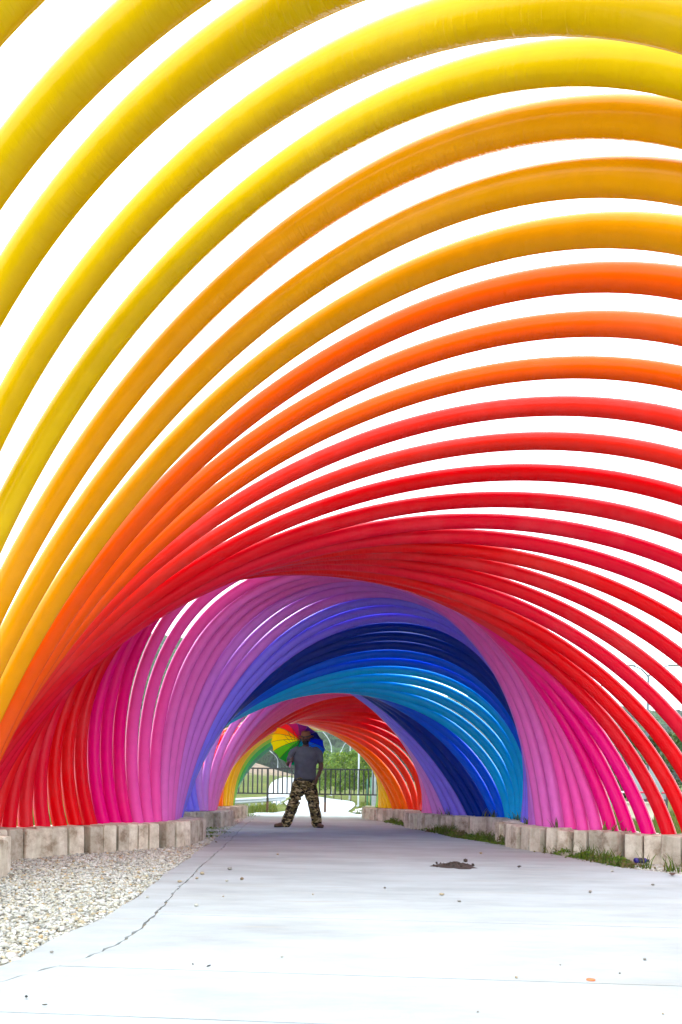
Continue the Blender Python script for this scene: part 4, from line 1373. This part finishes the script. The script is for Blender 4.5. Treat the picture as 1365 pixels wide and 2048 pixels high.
# rubble beside the far end of the path
for k, (px, Y, s) in enumerate([(716, 20.6, .10), (724, 21.5, .14), (733, 20.4, .10), (740, 21.9, .16), (728, 23, .12)]):
    v0, f0 = ico_sphere(2)
    rs = np.random.default_rng(90 + k)
    V = v0 * (1 + rs.uniform(-0.2, 0.2, (len(v0), 1))) * np.array([s * 1.5, s, s * 0.55]); V[:, 2] -= V[:, 2].min() + 0.02
    o = mobj('rubble_block', mesh_np('rubble_block', V, f0, mat_flat('rubble', (0.6, 0.6, 0.57), 0.9, var=0.2, scale=12)), None, (px_at(px, 1600, Y).x, Y, -0.02))
    tag(o, 'white concrete rubble lump in the grass, ' + ['leftmost of five near the fence', 'second from the left', 'middle one of five', 'rightmost of five near the gate post', 'farthest of five, beyond the fence'][k], 'rubble', 'concrete rubble at the far end')


# ------------------------------------------------------------------ the man with the umbrella
def remeshed(name, mb, voxel, smooth_it, mat, parent, noise=0.0, nscale=9.0):
    """join overlapping volumes into one continuous skin"""
    me = mesh_data(name, mb.v, mb.f)
    o = mobj(name, me)
    r_ = o.modifiers.new('r', 'REMESH'); r_.mode = 'VOXEL'; r_.voxel_size = voxel; r_.use_smooth_shade = True
    s = o.modifiers.new('s', 'SMOOTH'); s.factor = 0.5; s.iterations = smooth_it
    dg = bpy.context.evaluated_depsgraph_get()
    me2 = bpy.data.meshes.new_from_object(o.evaluated_get(dg))
    bpy.data.objects.remove(o)
    me2.name = name
    if noise:
        n = len(me2.vertices); co = np.zeros(n * 3, dtype=np.float32); me2.vertices.foreach_get('co', co); co = co.reshape(-1, 3)
        no = np.zeros(n * 3, dtype=np.float32); me2.vertices.foreach_get('normal', no); no = no.reshape(-1, 3)
        x, y, z = co[:, 0] * nscale, co[:, 1] * nscale, co[:, 2] * nscale
        w = np.sin(z * 4.3 + 2.2 * np.sin(x * 2.1 + y * 1.3)) * 0.6 + np.sin(z * 2.1 - x * 3.0 + y * 2) * 0.5 + np.sin(z * 7.7 + x * 2.4 - y * 3.1) * 0.35
        co = co + no * (w * noise)[:, None]
        me2.vertices.foreach_set('co', co.ravel()); me2.update()
    me2.materials.clear(); me2.materials.append(mat)
    me2.polygons.foreach_set('use_smooth', np.ones(len(me2.polygons), dtype=bool))
    return mobj(name, me2, parent)


def limb(mb, pts, rad, n=12, ball=True):
    """tapered limb with rounded ends, resampled smoothly"""
    c = catmull([tuple(p) + (r_,) for p, r_ in zip(pts, rad)], 5)
    mb.tube([tuple(p[:3]) for p in c], [float(p[3]) for p in c], n)
    if ball:
        for i in (0, -1):
            r_ = float(c[i][3]); mb.ell(tuple(c[i][:3]), (r_, r_, r_), n, 7)


def rings(mb, rows, n=20):
    """closed loft of ellipses: (cx, cy, z, rx, ry)"""
    V, F = [], []
    for (cx_, cy_, z, rx, ry) in rows:
        for k in range(n):
            a = 2 * math.pi * k / n
            V.append((cx_ + rx * math.cos(a), cy_ + ry * math.sin(a), z))
    for i in range(len(rows) - 1):
        for k in range(n):
            F.append((i * n + k, i * n + (k + 1) % n, (i + 1) * n + (k + 1) % n, (i + 1) * n + k))
    F.append(tuple(range(n - 1, -1, -1))); F.append(tuple((len(rows) - 1) * n + k for k in range(n)))
    mb.add(V, F)


def mat_camo():
    m, n, l, b = nodes_of('camouflage_cloth')
    tc = n.new('ShaderNodeTexCoord')
    mp = n.new('ShaderNodeMapping'); mp.inputs['Scale'].default_value = (1.0, 1.0, 1.9); mp.inputs['Rotation'].default_value = (0, 0.25, 0)
    l.new(tc.outputs['Object'], mp.inputs['Vector'])
    def layer(off, sc_, lo, hi):
        ad = n.new('ShaderNodeVectorMath'); ad.operation = 'ADD'; ad.inputs[1].default_value = off
        l.new(mp.outputs['Vector'], ad.inputs[0])
        no = n.new('ShaderNodeTexNoise'); no.inputs['Scale'].default_value = sc_; no.inputs['Detail'].default_value = 2.5; no.inputs['Distortion'].default_value = 0.6
        l.new(ad.outputs['Vector'], no.inputs['Vector'])
        r_ = n.new('ShaderNodeMapRange'); r_.inputs['From Min'].default_value = lo; r_.inputs['From Max'].default_value = hi
        l.new(no.outputs['Fac'], r_.inputs['Value'])
        return r_.outputs['Result']
    a = layer((0, 0, 0), 9, 0.49, 0.53); c = layer((7, 3, 1), 11, 0.53, 0.56); d = layer((3, 9, 5), 12, 0.56, 0.59)
    prev = None
    cols = [(0.13, 0.10, 0.035), (0.035, 0.025, 0.014), (0.40, 0.31, 0.15), (0.012, 0.010, 0.007)]
    m1 = n.new('ShaderNodeMix'); m1.data_type = 'RGBA'; m1.inputs['A'].default_value = cols[0] + (1,); m1.inputs['B'].default_value = cols[1] + (1,); l.new(a, m1.inputs['Factor'])
    m2 = n.new('ShaderNodeMix'); m2.data_type = 'RGBA'; m2.inputs['B'].default_value = cols[2] + (1,); l.new(m1.outputs['Result'], m2.inputs['A']); l.new(c, m2.inputs['Factor'])
    m3 = n.new('ShaderNodeMix'); m3.data_type = 'RGBA'; m3.inputs['B'].default_value = cols[3] + (1,); l.new(m2.outputs['Result'], m3.inputs['A']); l.new(d, m3.inputs['Factor'])
    l.new(m3.outputs['Result'], b.inputs['Base Color'])
    b.inputs['Roughness'].default_value = 0.9; b.inputs['Specular IOR Level'].default_value = 0.15
    return m


def build_man():
    root = empty('person', (-0.704, 12.38, 0))
    tag(root, 'man in brown hat, grey t-shirt and camouflage trousers, legs apart, holding rainbow umbrella', 'person')
    skin = mat_flat('skin', (0.085, 0.032, 0.018), 0.5, var=0.12, scale=14)
    cloth = mat_flat('grey_jersey', (0.10, 0.10, 0.118), 0.9, var=0.08, scale=14, bump=0.25, bscale=30, spec=0.15)
    leather = mat_flat('shoe_leather', (0.10, 0.055, 0.030), 0.6, var=0.25, scale=20)
    felt = mat_flat('hat_felt', (0.28, 0.125, 0.06), 0.9, var=0.15, scale=18, spec=0.15)
    black = mat_flat('black_band', (0.012, 0.01, 0.012), 0.6)
    # ---- body: head, neck, arms, hands (and what the clothes cover)
    mb = MB()
    rings(mb, [(0.07, 0.03, 0.80, .14, .10), (0.07, 0.03, 1.0, .15, .10), (0.075, 0.03, 1.25, .17, .10), (0.075, 0.03, 1.37, .15, .085), (0.075, 0.02, 1.43, .07, .06)])
    limb(mb, [(0.073, 0.03, 1.38), (0.07, 0.0, 1.46), (0.066, -0.01, 1.52)], [.062, .055, .055])
    tilt = Matrix.Rotation(R(14), 3, 'X')
    mb.ell((0.066, -0.01, 1.575), (.074, .094, .112), 18, 12, tilt)           # skull
    mb.ell((0.066, -0.055, 1.515), (.052, .052, .056), 14, 9, tilt)           # jaw
    mb.ell((0.066, -0.105, 1.545), (.014, .020, .024), 10, 7)                 # nose
    mb.ell((0.066, -0.093, 1.507), (.026, .012, .010), 10, 6)                 # mouth
    for s in (-1, 1): mb.ell((0.066 + s * .074, 0.0, 1.555), (.010, .020, .030), 10, 7)
    # arm holding the umbrella (viewer's left): elbow bent, forearm towards the camera
    limb(mb, [(-.12, .03, 1.365), (-.19, .02, 1.24), (-.235, -.01, 1.115)], [.052, .045, .040])
    limb(mb, [(-.235, -.01, 1.115), (-.215, -.10, 1.135), (-.180, -.185, 1.165)], [.041, .038, .028])
    hx = Vector((-.165, -.215, 1.178))
    mb.ell(hx, (.030, .040, .042), 12, 8)
    ax = Vector((.18, .74, .65)).normalized()
    for k in range(4):                                                        # fingers closed round the shaft
        c0 = Vector((-.1745, -.222, 1.158)) + ax * (-.030 + k * .0195)
        ln = [1.0, 1.1, 1.05, 0.85][k]
        p = [c0 + Vector((-.012, -.014, 0)), c0 + Vector((.004, -.034 * ln, .004)), c0 + Vector((.024, -.026 * ln, .004)), c0 + Vector((.026, -.006, .0))]
        limb(mb, p, [.0095, .0092, .0086, .0075], 8)
    limb(mb, [hx + Vector((.012, .0, .02)), hx + Vector((.026, -.020, .042)), hx + Vector((.020, -.036, .058))], [.012, .0105, .0085], 8)   # thumb
    # the other arm: hand pushed into the pocket
    limb(mb, [(.27, .03, 1.365), (.315, .04, 1.24), (.345, .035, 1.09)], [.053, .046, .041])
    limb(mb, [(.345, .035, 1.09), (.325, .0, .99), (.290, -.035, .905)], [.042, .038, .029])
    mb.ell((.275, -.055, .865), (.030, .030, .045), 12, 8)
    for k in range(4):
        limb(mb, [(.262 + .009 * k, -.075 + .012 * k, .845), (.250 + .010 * k, -.085 + .014 * k, .80), (.236 + .011 * k, -.085 + .014 * k, .765 + .006 * (k % 2))], [.0095, .009, .0075], 8)
    limb(mb, [(.290, -.070, .875), (.312, -.085, .850), (.318, -.088, .822)], [.012, .0105, .0085], 8)
    # legs inside the trousers, so that the figure is whole
    limb(mb, [(-.02, .03, .80), (-.13, .02, .40), (-.268, .03, .07)], [.09, .06, .045])
    limb(mb, [(.15, .03, .80), (.225, .02, .40), (.288, .03, .07)], [.09, .06, .045])
    remeshed('body', mb, 0.0065, 3, skin, root)
    beard = mat_flat('beard', (0.010, 0.008, 0.007), 0.95, var=0.3, scale=40)
    MB().ell((0.066, -0.064, 1.502), (.055, .052, .046), 14, 9, tilt).build('beard', beard, root, True)
    gl = MB()
    for s in (-1, 1): gl.ell((0.066 + s * .032, -0.100, 1.572), (.024, .008, .016), 12, 6)
    gl.box(0.05, 0.082, -0.106, -0.100, 1.573, 1.578)
    gl.build('sunglasses', mat_flat('dark_lens', (0.006, 0.006, 0.007), 0.15), root, True)
    # ---- shirt
    mb = MB()
    rings(mb, [(0.060, .03, .845, .196, .128), (0.062, .03, .90, .198, .130), (0.066, .03, 1.0, .192, .127), (0.07, .03, 1.14, .200, .128), (0.073, .03, 1.28, .214, .128), (0.074, .03, 1.355, .205, .112), (0.074, .026, 1.405, .145, .085), (0.074, .022, 1.432, .085, .068)])
    limb(mb, [(-.09, .03, 1.365), (-.165, .025, 1.30), (-.205, .01, 1.20)], [.075, .073, .068])
    limb(mb, [(.235, .03, 1.365), (.305, .035, 1.29), (.325, .04, 1.195)], [.075, .073, .066])
    sh = remeshed('t_shirt', mb, 0.011, 3, cloth, root, noise=0.0055, nscale=7)
    # ---- trousers
    mb = MB()
    rings(mb, [(0.055, .03, .70, .150, .115), (0.055, .03, .78, .190, .128), (0.055, .03, .86, .186, .126), (0.055, .03, .90, .178, .120)])
    limb(mb, [(-.035, .03, .76), (-.085, .02, .58), (-.140, .005, .40), (-.205, .02, .22), (-.262, .03, .075)], [.125, .118, .103, .098, .098], 16)
    limb(mb, [(.145, .03, .76), (.185, .02, .58), (.228, .005, .40), (.262, .02, .22), (.285, .03, .075)], [.125, .118, .103, .096, .096], 16)
    mb2 = MB(); mb2.v, mb2.f = mb.v, mb.f
    tr = remeshed('trousers', mb, 0.012, 3, mat_camo(), root, noise=0.0055, nscale=8)
    bl = MB(); rings(bl, [(0.055, .03, .822, .197, .134), (0.055, .03, .858, .197, .134)]); bl.build('belt', black, root, True)
    # ---- shoes
    for (ax_, ay, tx, ty) in ((-.272, .05, -.43, -.10), (.290, .05, .375, -.12)):
        d = Vector((tx - ax_, ty - ay, 0)); L = d.length; d.normalize()
        M = Matrix(((d.x, -d.y, 0), (d.y, d.x, 0), (0, 0, 1)))
        mb = MB()
        c0 = Vector((ax_, ay, 0))
        def at_(t, z): return c0 + d * (L * t) + Vector((0, 0, z))
        mb.ell(at_(.0, .05), (.055, .045, .05), 14, 8, M); mb.ell(at_(.5, .042), (.085, .048, .042), 14, 8, M); mb.ell(at_(.88, .034), (.065, .050, .034), 14, 8, M); mb.ell(at_(.15, .085), (.06, .046, .045), 14, 8, M)
        so = remeshed('shoe', mb, 0.009, 4, leather, root)
        sm = MB()
        pr = []
        for i in range(20):
            a = 2 * math.pi * i / 20
            pr.append((0.46 * L + (L * .62 + .02) * math.cos(a), .047 * math.sin(a) * (1.0 + 0.12 * math.cos(a))))
        V = [tuple(c0 + M @ Vector((u, v, 0.0))) for u, v in pr] + [tuple(c0 + M @ Vector((u, v, 0.018))) for u, v in pr]
        F = [(i, (i + 1) % 20, 20 + (i + 1) % 20, 20 + i) for i in range(20)] + [tuple(range(19, -1, -1)), tuple(range(20, 40))]
        sm.add(V, F); sm.build('sole', mat_flat('sole_rubber', (0.015, 0.013, 0.012), 0.8), so)
    # ---- hat
    hm = Matrix.Rotation(R(20), 3, 'X') @ Matrix.Rotation(R(-4), 3, 'Y')
    hc = Vector((0.072, -0.012, 1.608))
    brim = [(0.080, 0.0), (0.10, -0.004), (0.125, -0.006), (0.138, 0.0), (0.139, 0.004), (0.125, -0.001), (0.10, 0.002), (0.088, 0.006)]
    crown = [(0.088, 0.004), (0.087, 0.03), (0.082, 0.07), (0.072, 0.092), (0.05, 0.100), (0.025, 0.093), (0.0005, 0.088)]
    ht = MB().lathe(brim, 28, hc, hm).lathe(crown, 28, hc, hm).build('hat', felt, root, True)
    MB().lathe([(0.0885, 0.008), (0.0895, 0.009), (0.0885, 0.030), (0.0872, 0.031)], 28, hc, hm).build('hat_band', black, ht, True)
    return root


build_man()


def build_umbrella():
    base = Vector((-0.704, 12.38, 0))
    hub = Vector((-.045, .215, 1.56))
    n = Vector((.18, .74, .65)).normalized()
    root = empty('umbrella', tuple(base + hub - n * 0.74)); tag(root, 'open sixteen panel rainbow umbrella held over the man\'s shoulder', 'umbrella')
    
    dark = mat_flat('umbrella_metal', (0.02, 0.02, 0.022), 0.35, 0.5)
    # frame: shaft along n; u is up in the picture plane, w to the viewer's left-right
    wv = n.cross(Vector((0, 0, 1))).normalized()            # sideways
    uv = wv.cross(n).normalized()
    if uv.z < 0: uv = -uv
    right = Vector((1, 0, 0)) - n * n.x; right.normalize()
    up = n.cross(right); up = up if up.z > 0 else -up
    up.normalize()
    H = n * 0.74
    RAD, DEP = 0.50, 0.175
    cols = [(0.50, 0.01, 0.09), (0.85, 0.01, 0.015), (0.92, 0.30, 0.0), (0.95, 0.62, 0.0), (0.95, 0.85, 0.0), (0.12, 0.72, 0.02), (0.02, 0.50, 0.04), (0.0, 0.40, 0.16),
            (0.0, 0.38, 0.38), (0.0, 0.36, 0.62), (0.01, 0.28, 0.80), (0.01, 0.14, 0.78), (0.0, 0.02, 0.62), (0.005, 0.008, 0.10), (0.06, 0.01, 0.13), (0.20, 0.01, 0.12)]
    def surf(a, t):
        r_ = RAD * math.sin(t * 1.05) / math.sin(1.05)
        d = DEP * (1 - math.cos(t * 1.05)) / (1 - math.cos(1.05))
        return H + (right * math.cos(a) + up * math.sin(a)) * r_ - n * d
    for k in range(16):
        a0 = R(90) + 2 * math.pi * k / 16; a1 = a0 + 2 * math.pi / 16
        V, F = [], []
        NA, NT = 5, 9
        for j in range(NT + 1):
            t = max(0.02, j / NT)
            for i in range(NA):
                s = i / (NA - 1)
                p0, p1 = surf(a0, t), surf(a1, t)
                p = p0.lerp(p1, s)                           # taut cloth between two ribs
                sag = 4 * s * (1 - s)
                if j == NT: p = p.lerp(H - n * DEP * 0.9, 0.035 * sag)
                V.append(p)
        for j in range(NT):
            for i in range(NA - 1):
                q = j * NA + i; F.append((q, q + 1, q + NA + 1, q + NA))
        m, nn, l, b = nodes_of('umbrella_cloth')
        b.inputs['Base Color'].default_value = cols[k] + (1,); b.inputs['Roughness'].default_value = 0.6; b.inputs['Specular IOR Level'].default_value = 0.2
        tr = nn.new('ShaderNodeBsdfTranslucent'); tr.inputs['Color'].default_value = cols[k] + (1,)
        ms = nn.new('ShaderNodeMixShader'); ms.inputs['Fac'].default_value = 0.85
        l.new(b.outputs['BSDF'], ms.inputs[1]); l.new(tr.outputs['BSDF'], ms.inputs[2]); l.new(ms.outputs['Shader'], nn['Material Output'].inputs['Surface'])
        MBp = MB().add(V, F); MBp.build('panel', m, root, True)
        rib = [surf(a0, max(0.03, j / 8)) - n * 0.007 for j in range(9)]
        rb = MB().tube(rib, 0.0035, 6).build('rib', dark, root, True)
        st = [H - n * 0.26 + (right * math.cos(a0) + up * math.sin(a0)) * 0.012, surf(a0, 0.5) - n * 0.01]
        MB().tube(st, 0.0028, 5).build('stretcher', dark, rb, True)
        e = surf(a0, 1.0) - n * 0.007
        MB().ell(e, (0.006, 0.006, 0.006), 8, 5).build('rib_tip', dark, rb, True)
    MB().tube([n * 0.07, n * 0.77], 0.006, 8).build('shaft', dark, root, True)
    MB().tube([n * 0.74, n * 0.81], [0.008, 0.003], 8).build('ferrule', dark, root, True)
    MB().tube([n * 0.46, n * 0.50], 0.014, 10).build('runner', dark, root, True)
    MB().tube([n * -0.03, n * 0.09], [0.014, 0.012], 10).ell(n * -0.03, (0.015, 0.015, 0.015), 10, 6).build('handle', mat_flat('handle_pink', (0.55, 0.12, 0.25), 0.4), root, True)


build_umbrella()


# ------------------------------------------------------------------ damp air
def build_haze():
    mb = MB().box(-1400, 1400, -70, 1520, -2.0, 60.0)
    m = bpy.data.materials.new('haze_air'); m.use_nodes = True
    n, l = m.node_tree.nodes, m.node_tree.links
    n.remove(n['Principled BSDF'])
    v = n.new('ShaderNodeVolumePrincipled')
    v.inputs['Color'].default_value = (0.86, 0.93, 1.0, 1)
    v.inputs['Density'].default_value = 0.0004
    l.new(v.outputs['Volume'], n['Material Output'].inputs['Volume'])
    o = mb.build('haze', m)
    tag(o, 'thin bluish haze filling the air', kind='stuff')


build_haze()
